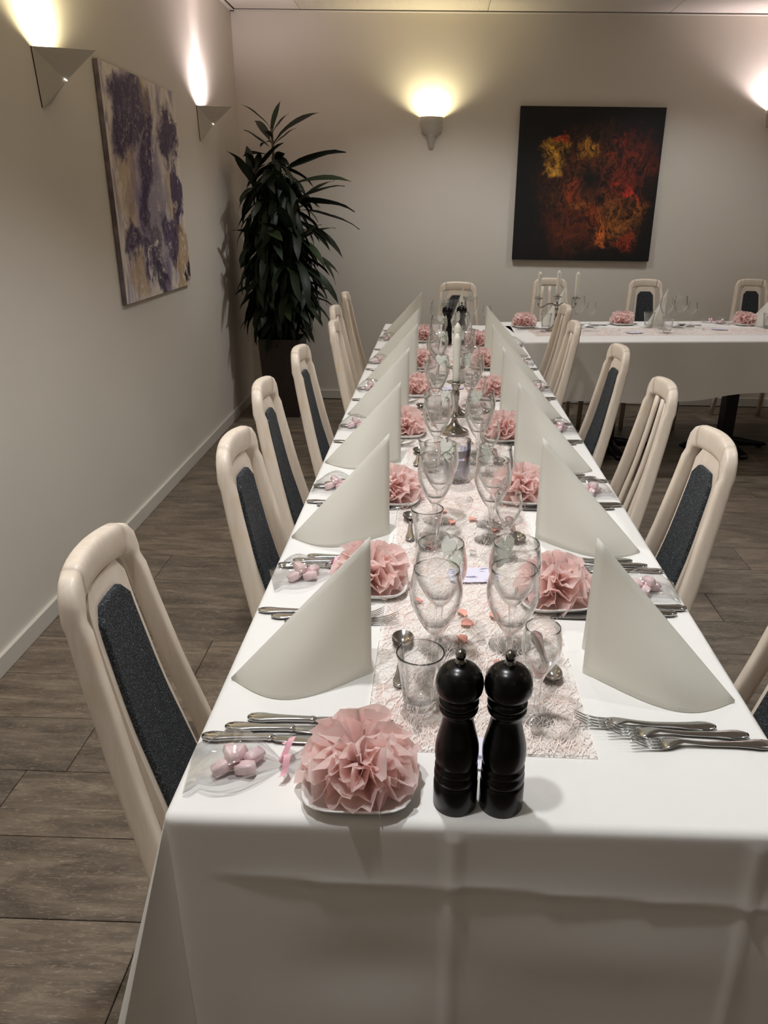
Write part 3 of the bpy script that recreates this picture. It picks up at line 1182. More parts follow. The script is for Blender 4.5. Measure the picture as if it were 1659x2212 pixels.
for (yt, bx_, by_, bz_) in [(LY0 + .09, LX0 - .03, LY0 + .15, .47), (LY0 + .04, LX0 - .062, LY0 + .075, .43), (LY0 + .012, LX0 - .104, LY0 - .004, .36),
                            (LY0 + .006, LX0 - .095, LY0 - .018, .345), (LY0 + .004, LX0 - .05, LY0 + .004, .335), (LY0 + .0015, LX0 + .010, LY0 + .012, .325), (LY0 + .0007, LX0 + .0205, LY0 - .016, .318)]:
    top.append((LX0, yt))
    bot.append((bx_, by_, bz_))


def front_crease(px, py, pz, t):
    if py > LY0 + .04 or px < LX0 - .0:
        return 0.0
    o = 0.0
    # sharp vertical ironed folds
    for xc, a in ((0.038, .0055), (.405, .0045)):
        d_ = abs(px - xc)
        o += a * max(0, 1 - d_ / .011)
    # horizontal ironed fold: above it the cloth leans in, below it kicks out again; dies away to the left
    zf = .652 - .010 * (px + .2) / .24 if px < .04 else .648 - .019 * (px - .04) / .35
    amp = min(1, max(0, (px + .27) / .10))
    dz = pz - zf
    o += amp * (.0045 * math.exp(-abs(dz) / .016) if dz > 0 else .0045 * math.exp(dz / .0035) - .0015 * math.exp(dz / .03))
    o += .0035 * noise.noise(Vector((px * 5, pz * 4, 2.0))) * min(1, t * 6)
    o -= .006 * math.exp(-((px + .06) / .10) ** 2 - ((pz - .50) / .06) ** 2)
    o += .004 * math.exp(-((px - .25) / .16) ** 2 - ((pz - .54) / .05) ** 2)
    return o


cloth('tablecloth', [(LX0, LY0), (LX1, LY0), (LX1, LY1), (LX0, LY1)], top, bot, CZ, 'long white tablecloth with ironed folds over the table in front', levels=60, crease=front_crease, sharp=(0, len(top) - 1, len(top) - 2, len(top) - 4))

# the second table stands across the far end, turned a few degrees
FA, FB = (0.500, 4.322), (2.95, 4.655)
FC, FD = (2.86, 5.50), (0.405, 5.118)
ftop = loop_rect(FA, FB, FC, FD, 30, 10, 30, 10)
fbot = []
fc = (sum(p[0] for p in ftop) / len(ftop), sum(p[1] for p in ftop) / len(ftop))
for i, (x, y) in enumerate(ftop):
    d_ = Vector((x - fc[0], y - fc[1], 0))
    z = .43
    if i <= 30:
        t = i / 30
        z = .398 + .055 * max(0, t - .15) + .10 * max(0, t - .42) + .012 * math.sin(t * 14)
    out = .02 + .012 * math.sin(i * 1.1)
    nx, ny = (0.135, -0.99) if i <= 30 else (1, 0.1) if i < 40 else (-.135, .99) if i <= 70 else (-1, -.1)
    if 70 < i or i == 0:
        z = .478
        out = .004
    fbot.append((x + nx * out, y + ny * out, z))


def far_crease(px, py, pz, t):
    if py > 4.85:
        return 0
    o = 0.0
    for xc in (.95, 1.25, 1.62, 1.95):
        o += .004 * max(0, 1 - abs(px - xc) / .02) * t
    return o + .006 * t * noise.noise(Vector((px * 3, pz * 3, 5)))


cloth('tablecloth', [FA, FB, FC, FD], ftop, fbot, CZ, 'white tablecloth on the cross table by the back wall', levels=12, crease=far_crease)
ang = math.atan2(FB[1] - FA[1], FB[0] - FA[0])
pedestal_table('dining_table', (.012, .012, 2.45, .78), [(.68, .40), (1.46, .36), (2.2, .40)], 'cross table on black pedestals standing before the back wall', ang, (FA[0], FA[1], 0))

# ------------------------------------------------------------------ runners


def runner(quad, name, label, nfib, seed):
    random.seed(seed)
    (a, b, c, d_) = [Vector((p[0], p[1], T + .0018)) for p in quad]

    def P(u, t):
        p = a.lerp(b, u).lerp(d_.lerp(c, u), t)
        return p
    root = tag(empty(name, (a + b) / 2), label, 'table runner')
    o0 = Vector(root.location)
    nu, nv = 4, 40
    m = MB().grid(lambda u, t: tuple(P(u, t) - o0 + Vector((0, 0, .0006 * math.sin(37 * t + 5 * u)))), nu, nv)
    m.build('web_sheet', MAT['web'], root)
    fm = MB()
    L = (d_ - a).length
    W = (b - a).length
    for i in range(nfib):
        s = random.random() ** 1.9
        u, t = random.uniform(-.01, 1.01), s
        ang_ = random.uniform(0, 2 * PI)
        k = random.uniform(-1, 1) * .55
        st = random.uniform(.006, .011)
        x, y = u * W, t * L
        pts = []
        for j in range(9):
            pts.append((x, y))
            x += math.cos(ang_) * st
            y += math.sin(ang_) * st
            ang_ += k + random.uniform(-.2, .2)
        wd = random.uniform(.0003, .0006)
        vv, ff = [], []
        z = random.uniform(.0008, .003)
        for j, (x, y) in enumerate(pts):
            uu, tt = min(1.02, max(-.02, x / W)), min(1.003, max(-.003, y / L))
            p = P(uu, tt) - o0 + Vector((0, 0, z))
            vv += [p + Vector((-wd, wd * .6, 0)), p + Vector((wd, -wd * .6, .0003))]
            if j:
                ff.append((2 * j - 2, 2 * j - 1, 2 * j + 1, 2 * j))
        fm.add(vv, ff)
    fo = fm.build('fibres', MAT['fibre'], root)
    tag(fo, kind='stuff')
    return root


runner([(-.078, .862), (.226, .857), (.232, 4.86), (-.066, 4.86)], 'table_runner', 'sheer pink fibre runner down the middle of the long table', 3600, 1)
runner([(.60, 4.53), (.56, 4.84), (2.80, 5.17), (2.84, 4.86)], 'table_runner', 'sheer pink fibre runner along the cross table', 1500, 2)

# ------------------------------------------------------------------ chairs
# local frame: +x faces the table, y across, origin on the floor; the top of the back is at x = -0.30


def back_x(z):
    """outer (rear) face of the back, from the top down"""
    pts = [(.985, 0), (.93, 0.0), (.853, .012), (.70, .041), (.54, .079), (.45, .100), (.30, .105), (.15, .088), (0, .062)]
    for (z1, o1), (z0, o0) in zip(pts, pts[1:]):
        if z >= z0:
            t = (z - z0) / (z1 - z0)
            t = min(1, max(0, t))
            return -.30 + o0 + (o1 - o0) * t
    return -.30 + .062


def half_w(z):
    pts = [(.985, .104), (.93, .107), (.74, .126), (.54, .152), (.45, .166), (0, .182)]
    for (z1, o1), (z0, o0) in zip(pts, pts[1:]):
        if z >= z0:
            t = (z - z0) / (z1 - z0)
            return o0 + (o1 - o0) * min(1, max(0, t))
    return .182


def bow(y, z):
    """the back is hollow: its middle lies further back than its posts"""
    s = max(0.0, 1 - (y / .112) ** 2)
    return -.018 * s * min(1, max(0, (z - .45) / .3))


def make_chair(kind):
    root = empty('dining_chair')
    wood = MAT['beech']
    zs = [0, .15, .30, .42, .45, .50, .54, .60, .66, .72, .78, .84, .875, .90]
    for s in (-1, 1):
        rings = []
        for z in zs:
            th = .0150 + .004 * math.sin(PI * min(1, z / .95)) if z > .3 else .016
            wd = .0125 if z > .4 else .015
            rings.append(((back_x(z) + th, s * half_w(z), z), (th, 0, 0), (0, s * wd, 0)))
        # the post bends round the corner and meets the top rail in a mitre
        for (y, z, a, w) in [(.1075, .916, 8, .0128), (.1052, .930, 26, .0155), (.0995, .943, 46, .0205), (.0900, .951, 68, .0245), (.0790, .9545, 84, .0265)]:
            a = math.radians(a)
            rings.append(((back_x(.93) + .0155 + bow(y, z), s * y, z), (.0150, 0, 0), (0, s * w * math.cos(a), w * math.sin(a))))
        MB().sweep(rings if s > 0 else rings, 20, 3.6).build('back_post', wood, root)
        # front leg
        MB().sweep([((.075, s * .185, 0), (.014, 0, 0), (0, .014, 0)), ((.085, s * .188, .22), (.018, 0, 0), (0, .018, 0)), ((.09, s * .188, .425), (.021, 0, 0), (0, .019, 0))], 12, 3).build('leg', wood, root)
        # seat side rail
        MB().sweep([((back_x(.42) + .03, s * .172, .405), (0, .010, 0), (0, 0, .026)), ((.08, s * .186, .405), (0, .010, 0), (0, 0, .026))], 12, 4).build('seat_rail', wood, root)
    # top rail between the two rounded corners
    rings = []
    N = 10
    for i in range(N + 1):
        y = .0795 * (-1 + 2 * i / N)
        up = .004 * (1 - (y / .0795) ** 2)
        rings.append(((back_x(.94) + .0155 + bow(y, .95), y, .9550 + up), (.0152, 0, 0), (0, 0, .0268)))
    MB().sweep(rings, 20, 3.6).build('top_rail', wood, root)
    # lower back rail and front rail
    MB().sweep([((back_x(.47) + .018, -.17, .47), (.011, 0, 0), (0, 0, .022)), ((back_x(.47) + .006, 0, .47), (.011, 0, 0), (0, 0, .022)), ((back_x(.47) + .018, .17, .47), (.011, 0, 0), (0, 0, .022))], 12, 4).build('lower_rail', wood, root)
    MB().sweep([((.094, -.18, .405), (.010, 0, 0), (0, 0, .026)), ((.094, .18, .405), (.010, 0, 0), (0, 0, .026))], 12, 4).build('seat_rail', wood, root)
    # upholstered seat
    m = MB()
    xs0, xs1 = back_x(.45) + .02, .105

    def seat(u, t):
        x = xs0 + (xs1 - xs0) * u
        w = .178 + .018 * u
        y = (t - .5) * 2 * w
        e = max(abs(u - .5) * 2, abs(t - .5) * 2)
        return (x, y, .448 + .014 * (1 - e ** 6))
    m.grid(seat, 10, 10)
    b0 = len(m.v)
    m.grid(lambda u, t: (seat(u, t)[0], seat(u, t)[1], .428), 10, 10, True)
    per = [i for i in range(11)] + [j * 11 + 10 for j in range(1, 11)] + [110 + i for i in range(9, -1, -1)] + [j * 11 for j in range(9, 0, -1)]
    for i in range(len(per)):
        a, b = per[i], per[(i + 1) % len(per)]
        m.f.append((a, a + b0, b + b0, b))
    m.build('seat', MAT['fabric'], root)
    if kind == 'padded':
        # middle splat with a slim frame, and the fabric pad let into it
        def plate(w_fn, z0, z1, xo, th, rnd, nz=18, nu=8):
            m = MB()
            ff = []
            for side, off in ((0, xo), (1, xo - th)):
                def fn(u, t):
                    z = z0 + (z1 - z0) * t
                    w = w_fn(t)
                    top = max(0.0, (z - (z1 - rnd)) / rnd)
                    w -= rnd * .8 * (1 - math.sqrt(max(0, 1 - min(1, top) ** 2)))
                    y = (u - .5) * 2 * w
                    return (back_x(z) + off + bow(y, z) * .8, y, z)
                m.grid(fn, nu, nz, side == 0)
            nn = (nu + 1) * (nz + 1)
            per = [i for i in range(nu + 1)] + [j * (nu + 1) + nu for j in range(1, nz + 1)] + [nz * (nu + 1) + i for i in range(nu - 1, -1, -1)] + [j * (nu + 1) for j in range(nz - 1, 0, -1)]
            for i in range(len(per)):
                a, b = per[i], per[(i + 1) % len(per)]
                m.f.append((a, b, b + nn, a + nn))
            return m
        sp = plate(lambda t: .094 - .026 * t, .475, .934, .024, .014, .020).build('back_splat', wood, root)
        sharpen(sp, 50)
        pd = plate(lambda t: .078 - .024 * t, .49, .902, .033, .012, .024).build('back_pad', MAT['fabric'], sp)
        bevel(sharpen(pd, 50), .004, 3)
    else:
        for yy in (-.060, 0.0, .060):
            rings = []
            for i in range(10):
                z = .485 + (.930 - .485) * i / 9
                y = yy * (1.18 - .30 * i / 9)
                rings.append(((back_x(z) + .018 + bow(y, z) * .7, y, z), (.0075, 0, 0), (0, .0105, 0)))
            MB().sweep(rings, 12, 2.6).build('slat', wood, root)
    return root


padded = Proto(make_chair('padded'))
slatted = Proto(make_chair('slatted'))
ORD = ['nearest', 'second', 'third', 'fourth', 'fifth', 'sixth', 'farthest']
GC = 'whitewashed beech dining chairs'
left_chairs = [(-.487, .995, 0), (-.425, 1.545, 0), (-.478, 2.09, 0), (-.468, 2.63, 0), (-.43, 3.28, 1), (-.492, 3.79, 1), (-.512, 4.44, 1)]
for i, (x, y, s) in enumerate(left_chairs):
    p = slatted if s else padded
    lab = ('beech chair with slatted back' if s else 'beech chair with dark grey padded back') + ', %s of seven on the wall side' % ORD[i]
    p.put((x + .30, y, 0), 0.0 + (.03, -.02, .02, -.015, .03, -.02, .02)[i], lab, 'chair', GC)
right_chairs = [(.655, 1.055, 0), (.628, 1.63, 0), (.668, 2.19, 1), (.672, 2.77, 0), (.612, 3.40, 1), (.668, 4.0, 1)]
for i, (x, y, s) in enumerate(right_chairs):
    p = slatted if s else padded
    lab = ('beech chair with slatted back' if s else 'beech chair with dark grey padded back') + ', %s of six on the aisle side' % (ORD[i] if i < 5 else 'farthest')
    p.put((x - .30, y, 0), PI + (.0, .02, -.02, .02, -.03, .02)[i], lab, 'chair', GC)
padded.put((.145, 5.20 - .30, 0), -PI / 2, 'beech chair with dark padded back at the far end of the long table', 'chair', GC)
slatted.put((.83, 5.62 - .30, 0), -PI / 2 + .1, 'beech chair with slatted back behind the three-armed candelabrum', 'chair', GC)
padded.put((1.50, 5.66 - .30, 0), -PI / 2 + .08, 'beech chair with dark padded back, middle of the cross table', 'chair', GC)
padded.put((2.30, 5.82 - .30, 0), -PI / 2 + .08, 'beech chair with dark padded back cut off at the right edge', 'chair', GC)
padded.drop()
slatted.drop()

# ------------------------------------------------------------------ napkins


def make_napkin(side, seed, bl=0.060, tail=-.03):
    """pyramid fold: two flaps meeting in a sloping ridge; local +x to the diner, base point at the origin"""
    random.seed(seed)
    h, L = .236, .216
    A = Vector((.0, .0, h))
    Tt = Vector((L, tail, .004))
    m = MB()
    nu, nv = 18, 14

    def near(u, t):
        r = A.lerp(Tt, u)
        # bottom edge: from N, bulging towards -y, to the tail
        b = Vector((L * u * (1.0 - .02 * u), tail * u - bl * math.sin(PI * u ** 1.15) ** 1.0, .001))
        p = r.lerp(b, t)
        p.y -= .012 * math.sin(PI * t) * math.sin(PI * u)
        return tuple(p)
    m.grid(near, nu, nv)

    def far(u, t):
        r = A.lerp(Tt, u)
        b = Vector((.012 + (L - .012) * u, .075 * (1 - u) ** .8 + tail * u + .035 * math.sin(PI * u), .001))
        p = r.lerp(b, t)
        return tuple(p)
    m.grid(far, nu, nv, True)
    o = m.build('folded_napkin', MAT['napkin'])
    s = o.modifiers.new('paper', 'SOLIDIFY')
    s.thickness = .0016
    s.offset = 0
    return o


napL = make_napkin(1, 1)
napR = make_napkin(-1, 2, .056, -.070)
for vv in napR.data.vertices:          # mirror image: opens to the left
    vv.co.x = vv.co.x
napL_me, napR_me = napL.data, napR.data
SIDE = {'L': 'wall-side', 'R': 'aisle-side'}


def placename(i, sd):
    return 'at the %s %s setting' % (('nearest', 'second nearest', 'third nearest', 'fourth nearest', 'fifth nearest', 'sixth nearest', 'farthest')[i], SIDE[sd])


NL = [1.035, 1.591, 2.12, 2.68, 3.27, 3.79, 4.52]
NR = [1.052, 1.584, 2.14, 2.73, 3.31, 3.94]
random.seed(8)
napX = {'L': [-.088, -.092, -.090, -.086, -.072, -.078, -.080], 'R': [.249, .236, .238, .242, .243, .255]}
used = set()


def put_napkin(base, loc, rz, mirror, label):
    o = base.copy() if base in used else base
    if base in used:
        COL.objects.link(o)
    used.add(base)
    o.location = loc
    o.rotation_euler = (0, 0, rz)
    o.scale = (-1 if mirror else 1, 1, 1)
    return tag(o, label, 'napkin', 'standing white napkins')


for i, y in enumerate(NL):
    put_napkin(napL, (napX['L'][i], y, T + .001), (.0, .02, -.02, .01, .02, -.01, .0)[i], True, 'white pyramid napkin standing ' + placename(i, 'L'))
for i, y in enumerate(NR):
    put_napkin(napR, (napX['R'][i], y, T + .001), (.0, .03, .0, -.02, .01, .0)[i], False, 'white pyramid napkin standing ' + placename(i, 'R'))

# ------------------------------------------------------------------ flowers on plates


def petal_mesh(seed, L, spread, curl):
    rnd = random.Random(seed)
    ph = [rnd.uniform(0, 6.28) for _ in range(4)]
    m = MB()

    def fn(u, t):
        s = (u - .5) * 2
        r = L * (t ** .85) * (1 - .10 * abs(s) ** 3 + .05 * math.sin(5 * s + ph[3]))
        a = s * spread * (.5 + .5 * t)
        x, y = r * math.cos(a), r * math.sin(a)
        z = L * (.17 * t ** 1.1 * math.sin(6.5 * s + ph[0]) + .085 * t * math.sin(12 * s + ph[1]) + .05 * t * t * math.sin(21 * s + ph[2]))
        z += curl * L * t * t
        q = noise.noise(Vector((x * 60 + seed * 7, y * 60, 3.1)))
        z += .0055 * q * t
        return (x, y, z)
    m.grid(fn, 14, 6)
    return m


def make_flower(seed):
    rnd = random.Random(seed)
    root = empty('tissue_flower')
    protos = []
    layers = [(7, 9, .078, .80, .02, .10), (6, 24, .078, .72, -.04, .012), (6, 42, .078, .62, -.14, .014), (5, 58, .076, .56, -.22, .016), (5, 72, .072, .50, -.26, .018), (3, 84, .064, .46, -.22, .018)]
    n = 0
    for li, (cnt, el, L, spread, curl, z0) in enumerate(layers):
        if li == 0:
            z0 = .010
        for k in range(cnt):
            me_seed = seed * 100 + n
            o = petal_mesh(me_seed, L * rnd.uniform(.92, 1.06), spread * rnd.uniform(.9, 1.15), curl).build('petal', MAT['tissue'], root)
            o.location = (0, 0, z0)
            o.rotation_euler = Euler((rnd.uniform(-.35, .35), -math.radians(el + rnd.uniform(-7, 7)), 2 * PI * k / cnt + li * .5 + rnd.uniform(-.2, .2)), 'XYZ')
            n += 1
    return root


def make_plate():
    """small square china plate with rounded corners and a raised rim"""
    m = MB()
    prof = [(.0, .0035), (.050, .0035), (.056, .0045), (.066, .0125), (.0695, .014), (.071, .0125), (.062, .003), (.052, 0), (0, 0)]
    seg = 40
    v, f = [], []
    n = len(prof)
    for i in range(seg):
        a = 2 * PI * i / seg
        ca, sa = math.cos(a), math.sin(a)
        k = (abs(ca) ** 4.2 + abs(sa) ** 4.2) ** (-1 / 4.2)
        for r, z in prof:
            v.append((r * k * ca, r * k * sa, z))
    for i in range(seg):
        j = (i + 1) % seg
        for q in range(n - 1):
            f.append((i * n + q, i * n + q + 1, j * n + q + 1, j * n + q))
    return m.add(v, f).build('side_plate', MAT['plate'])


flower_protos = [Proto(make_flower(s)) for s in (3, 11, 17)]
plate = make_plate()
plate_used = False


def put_plate(loc, rz, label):
    global plate_used
    o = plate.copy() if plate_used else plate
    if plate_used:
        COL.objects.link(o)
    plate_used = True
    o.location = loc
    o.rotation_euler = (0, 0, rz)
    return tag(o, label, 'plate', 'small square side plates')


FL = [(-.083, .787), (-.112, 1.335), (-.098, 1.815), (-.096, 2.415), (-.078, 2.985), (-.072, 3.54), (-.064, 4.28)]
FR = [(.237, 1.300), (.228, 1.842), (.230, 2.389), (.230, 2.960), (.238, 3.56), (.235, 4.12)]
for sd, lst in (('L', FL), ('R', FR)):
    for i, (x, y) in enumerate(lst):
        rz = (i * 2.1 + (0 if sd == 'L' else 1.0))
        put_plate((x, y, T + .0025), .12 * math.sin(i * 3 + (sd == 'R')), 'white square side plate under a pink flower ' + placename(i, sd))
        flower_protos[(i + (sd == 'R')) % 3].put((x, y, T + .004), rz, 'pink tissue paper flower on a plate ' + placename(i, sd), 'paper flower', 'pink tissue flowers')
for k, (x, y, wd) in enumerate([(.556, 4.895, 'left of the candelabrum'), (1.205, 5.085, 'before the middle chair'), (2.02, 5.17, 'by the right edge')]):
    put_plate((x, y, T + .0025), ang, 'white side plate under a flower on the cross table, ' + wd)
    flower_protos[k].put((x, y, T + .004), k * 1.9, 'pink tissue flower on the cross table, ' + wd, 'paper flower', 'pink tissue flowers')
for fp in flower_protos:
    fp.drop()

# ------------------------------------------------------------------ glasses


def make_wine_glass(name, hgt, rmax, rrim, rfoot, zb, facets=False):
    """zb: height of the bowl's bottom"""
    w = .0011
    bowl = hgt - zb
    outer = [(0.0, 0.0), (rfoot * .9, 0.0), (rfoot, .0012), (rfoot * .98, .0022), (rfoot * .55, .0045), (.0075, .009), (.0048, .018), (.0042, zb * .45), (.0047, zb * .72), (.0062, zb * .90), (.0088, zb)]
    inner = []
    key = [(0, .26), (.10, .44), (.20, .60), (.32, .765), (.45, .91), (.56, .985), (.64, 1.0), (.74, .985), (.86, .925), (1.0, rrim / rmax)]

    def rad(t):
        for (t0, r0), (t1, r1) in zip(key, key[1:]):
            if t <= t1:
                s_ = (t - t0) / (t1 - t0)
                return rmax * (r0 + (r1 - r0) * s_)
        return rrim
    for i in range(1, 19):
        t = i / 18
        outer.append((max(.0085, rad(t)), zb + bowl * t))
        if t > .16:
            inner.append((max(.003, rad(t) - w - .004 * max(0, .34 - t) / .34), zb + bowl * t))
    prof = outer + [(rrim - w * .5, hgt + .0006)] + inner[::-1] + [(0.0, zb + bowl * .14)]
    o = MB().lathe(prof, 36).build(name, MAT['glass'])
    o.data.materials.append(MAT['glass_stem'])
    for p in o.data.polygons:
        if p.center.z < zb + bowl * .06:
            p.material_index = 1
    return o


def make_tumbler():
    """fluted tumbler: facets low down, smooth rim, heavy base"""
    m = MB()
    seg = 48
    prof_o = [(0.0, .0), (.021, 0), (.0235, .002), (.0250, .012), (.0270, .03), (.0290, .048), (.0305, .060), (.0318, .070), (.0345, .088), (.0352, .0925)]
    prof_i = [(.0335, .0925), (.0325, .088), (.0300, .070), (.0282, .055), (.0250, .03), (.0225, .014), (.0, .012)]
    prof = prof_o + prof_i
    n = len(prof)
    v, f = [], []
    for i in range(seg):
        a = 2 * PI * i / seg
        for k, (r, z) in enumerate(prof):
            if .008 < z < .064 and k < len(prof_o):
                r *= 1 - .085 * (1 - abs(math.sin(a * 5.0)))  # ten flutes
            v.append((r * math.cos(a), r * math.sin(a), z))
    for i in range(seg):
        j = (i + 1) % seg
        for k in range(n - 1):
            f.append((i * n + k, j * n + k, j * n + k + 1, i * n + k + 1))
    return m.add(v, f).build('tumbler', MAT['glass_heavy'])


class One:
    """a thing that is one mesh; first placement uses the mesh object itself"""

    def __init__(self, o):
        self.o = o
        self.used = False

    def put(self, loc, rot=(0, 0, 0), label=None, cat=None, group=None, scale=None):
        o = self.o.copy() if self.used else self.o
        if self.used:
            COL.objects.link(o)
        self.used = True
        o.location = loc
        o.rotation_euler = rot
        if scale:
            o.scale = scale
        return tag(o, label, cat, group)


G_wine = One(make_wine_glass('wine_glass', .188, .0405, .0345, .034, .078))
G_water = One(make_wine_glass('goblet', .190, .0435, .0370, .036, .078))
G_small = One(make_wine_glass('sherry_glass', .150, .0285, .0245, .0265, .070))
G_tumb = One(make_tumbler())


def heart_pts(n=28, s=1.0):
    out = []
    for i in range(n):
        t = 2 * PI * i / n
        x = 16 * math.sin(t) ** 3
        y = 13 * math.cos(t) - 5 * math.cos(2 * t) - 2 * math.cos(3 * t) - math.cos(4 * t)
        out.append((x / 34 * s, (y + 2.5) / 34 * s))
    return out


def make_heart():
    """two paper hearts on a rim: one plain, one of lace paper"""
    root = empty('heart_card')
    for k, (mat, nm, yy, off) in enumerate(((MAT['card'], 'plain_heart', -.0015, -.012), (MAT['lace'], 'lace_heart', .0015, .012))):
        pts = heart_pts(28, .044)
        v = [(x + off, yy - .0003, z) for x, z in pts] + [(x + off, yy + .0003, z) for x, z in pts]
        n = len(pts)
        f = [tuple(range(n)), tuple(reversed(range(n, 2 * n)))] + [(i, n + i, n + (i + 1) % n, (i + 1) % n) for i in range(n)]
        o = mesh_obj(nm, v, f, mat, root, smooth=False)
        o.rotation_euler = (0, .5 if k else -.45, 0)
    return root


heart = Proto(make_heart())
random.seed(31)
GG = 'wine glasses along the table'
for sd, lst in (('L', NL), ('R', NR)):
    for i, y in enumerate(lst):
        j = lambda a=.006: random.uniform(-a, a)
        pn = placename(i, sd)
        if i == 6:
            y = 4.44
        if sd == 'L':
            G_tumb.put((-.004 + j(), y - .078 + j(.008), T + .003), (0, 0, i * .7), 'fluted glass tumbler beside the spoon ' + pn, 'glass', 'fluted tumblers')
            xb, yb, xc, yc = .012, y - .006, .017, y + .084
        else:
            G_small.put((.158 + j(), y - .116 + j(.008), T + .003), (0, 0, 0), 'small stemmed sherry glass ' + pn, 'glass', 'small sherry glasses')
            xb, yb, xc, yc = .130, y - .016, .140, y + .075
        xb += j(.003)
        xc += j(.003)
        G_wine.put((xb, yb, T + .003), (0, 0, 0), 'tulip wine glass, nearer of the two tall ones ' + pn, 'glass', GG)
        G_water.put((xc, yc, T + .003), (0, 0, 0), 'wide tulip goblet holding a heart card ' + pn, 'glass', GG)
        hz = heart.put((xc + (.018 if sd == 'L' else -.020), yc + .010, T + .003 + .172), 0, 'white paper heart card on the goblet rim ' + pn, 'place card', 'paper hearts on the goblets')
        hz.rotation_euler = (-.45, (.5 if sd == 'L' else -.45) + j(.2), (-.95 if sd == 'L' else 1.05) + j(.3))

# ------------------------------------------------------------------ cutlery (local +x from the handle's end to the tip)


def strip(m, pts, n=10, e=2.4):
    """pts: (x, y, z, half width, half thickness)"""
    m.sweep([((x, y, z), (0, w, 0), (0, 0, h)) for (x, y, z, w, h) in pts], n, e)


HANDLE = [(0, .0035), (.004, .0075), (.012, .0105), (.022, .0108), (.034, .0086), (.052, .0066), (.074, .0056), (.090, .0050)]


def make_fork():
    m = MB()
    pts = [(x, 0, .0035, w, .0020) for x, w in HANDLE] + [(.110, 0, .0055, .0042, .0018), (.125, 0, .0075, .0040, .0016), (.136, 0, .0070, .0075, .0012), (.145, 0, .0045, .0115, .0010), (.156, 0, .0022, .0128, .0009)]
    strip(m, pts)
    for k in range(4):
        y0 = (k - 1.5) * .0068
        strip(m, [(.155, y0, .0023, .0023, .0009), (.170, y0, .0034, .0020, .0009), (.185, y0 * .97, .0075, .0017, .0008), (.196, y0 * .95, .0130, .0014, .0007), (.203, y0 * .94, .0170, .0006, .0004)], 8)
    return m.build('fork', MAT['steel'])


def make_knife():
    root = empty('table_knife')
    m = MB()
    strip(m, [(x, 0, .0045, w * .98, .0034 if .003 < x else .002) for x, w in HANDLE] + [(.094, 0, .0045, .0062, .0036), (.098, 0, .0045, .0050, .0034)])
    m.build('handle', MAT['steel'], root)
    m = MB()
    strip(m, [(.096, 0, .0044, .0046, .0022), (.104, -.001, .0040, .0080, .0010), (.130, -.0015, .0036, .0098, .0007), (.165, -.0015, .0030, .0102, .0006), (.190, 0, .0026, .0082, .0005), (.203, .003, .0024, .0050, .0004), (.210, .006, .0022, .0012, .0003)], 10, 2)
    m.build('blade', MAT['steel'], root)
    return root


def make_spoon():
    m = MB()
    sp = [(x * .88, 0, .0035, w, .0019) for x, w in HANDLE] + [(.095, 0, .0055, .0034, .0017), (.104, 0, .0060, .0036, .0014), (.110, 0, .0058, .005, .0012)]
    strip(m, sp)
    # bowl: shallow ellipsoid cup with both faces
    a, b, dpt = .027, .0185, .0085
    cx = .132
    for th, flip in ((0, False), (-.0011, True)):
        v, f = [], []
        nr, ns = 6, 24
        for i in range(nr + 1):
            r = i / nr
            for k in range(ns):
                t = 2 * PI * k / ns
                v.append((cx + a * r * math.cos(t), b * r * math.sin(t) * (1 + .08 * math.cos(t)), .0100 + th - dpt * (1 - r * r)))
        for i in range(nr):
            for k in range(ns):
                q = (i * ns + k, (i + 1) * ns + k, (i + 1) * ns + (k + 1) % ns, i * ns + (k + 1) % ns)
                f.append(q[::-1] if flip else q)
        m.add(v, f)
    return m.build('spoon', MAT['steel'])


fork, spoon = One(make_fork()), One(make_spoon())
knife = Proto(make_knife())
RANK = ['outer', 'middle', 'inner']
Z = T + .0016
ZR = T + .0045
for i, (x, y) in enumerate(FL):
    pn = placename(i, 'L')
    off = .098
    for k in range(3):
        knife.put((-.309 + .0265 * k, y - (.787 - .863) + .0225 * k, Z), .0 + .012 * (1 - k), RANK[k] + ' silver knife, handle to the wall, ' + pn, 'knife', 'silver table knives')
    yn = NL[i] if i < 6 else 4.44
    for k in range(3):
        fork.put((-.309 + .0275 * k, yn + .188 - .020 * k, Z), (0, 0, .015 + .03 * k), RANK[k] + ' silver fork, handle to the wall, ' + pn, 'fork', 'silver forks')
    spoon.put((-.042 + .002 * math.sin(i * 5), yn - .045, ZR), (0, 0, PI / 2 + .03 * math.sin(i * 2.3)), 'silver spoon with bowl away from the viewer ' + pn, 'spoon', 'dessert spoons')
for i, (x, y) in enumerate(FR):
    pn = placename(i, 'R')
    yn = NR[i]
    kk = yn + .185
    for k in range(3):
        knife.put((.430 + .024 * k, kk + .022 * k - .012, Z), PI - .02, RANK[k] + ' silver knife, handle to the aisle, ' + pn, 'knife', 'silver table knives')
    if i == 0:
        fpos = [(.415, .917, -.02), (.455, .900, .0), (.482, .881, .03)]
    else:
        fpos = [(.426, yn - .112, -.01), (.452, yn - .133, 0), (.480, yn - .156, .02)]
    for k, (fx, fy, fr) in enumerate(fpos):
        fork.put((fx, fy, Z), (0, 0, PI + fr), RANK[2 - k] + ' silver fork, handle to the aisle, ' + pn, 'fork', 'silver forks')
    spoon.put((.186, yn + .114, ZR), (0, 0, -PI / 2 + .06), 'silver spoon with bowl towards the viewer ' + pn, 'spoon', 'dessert spoons', scale=(1, 1, 1))

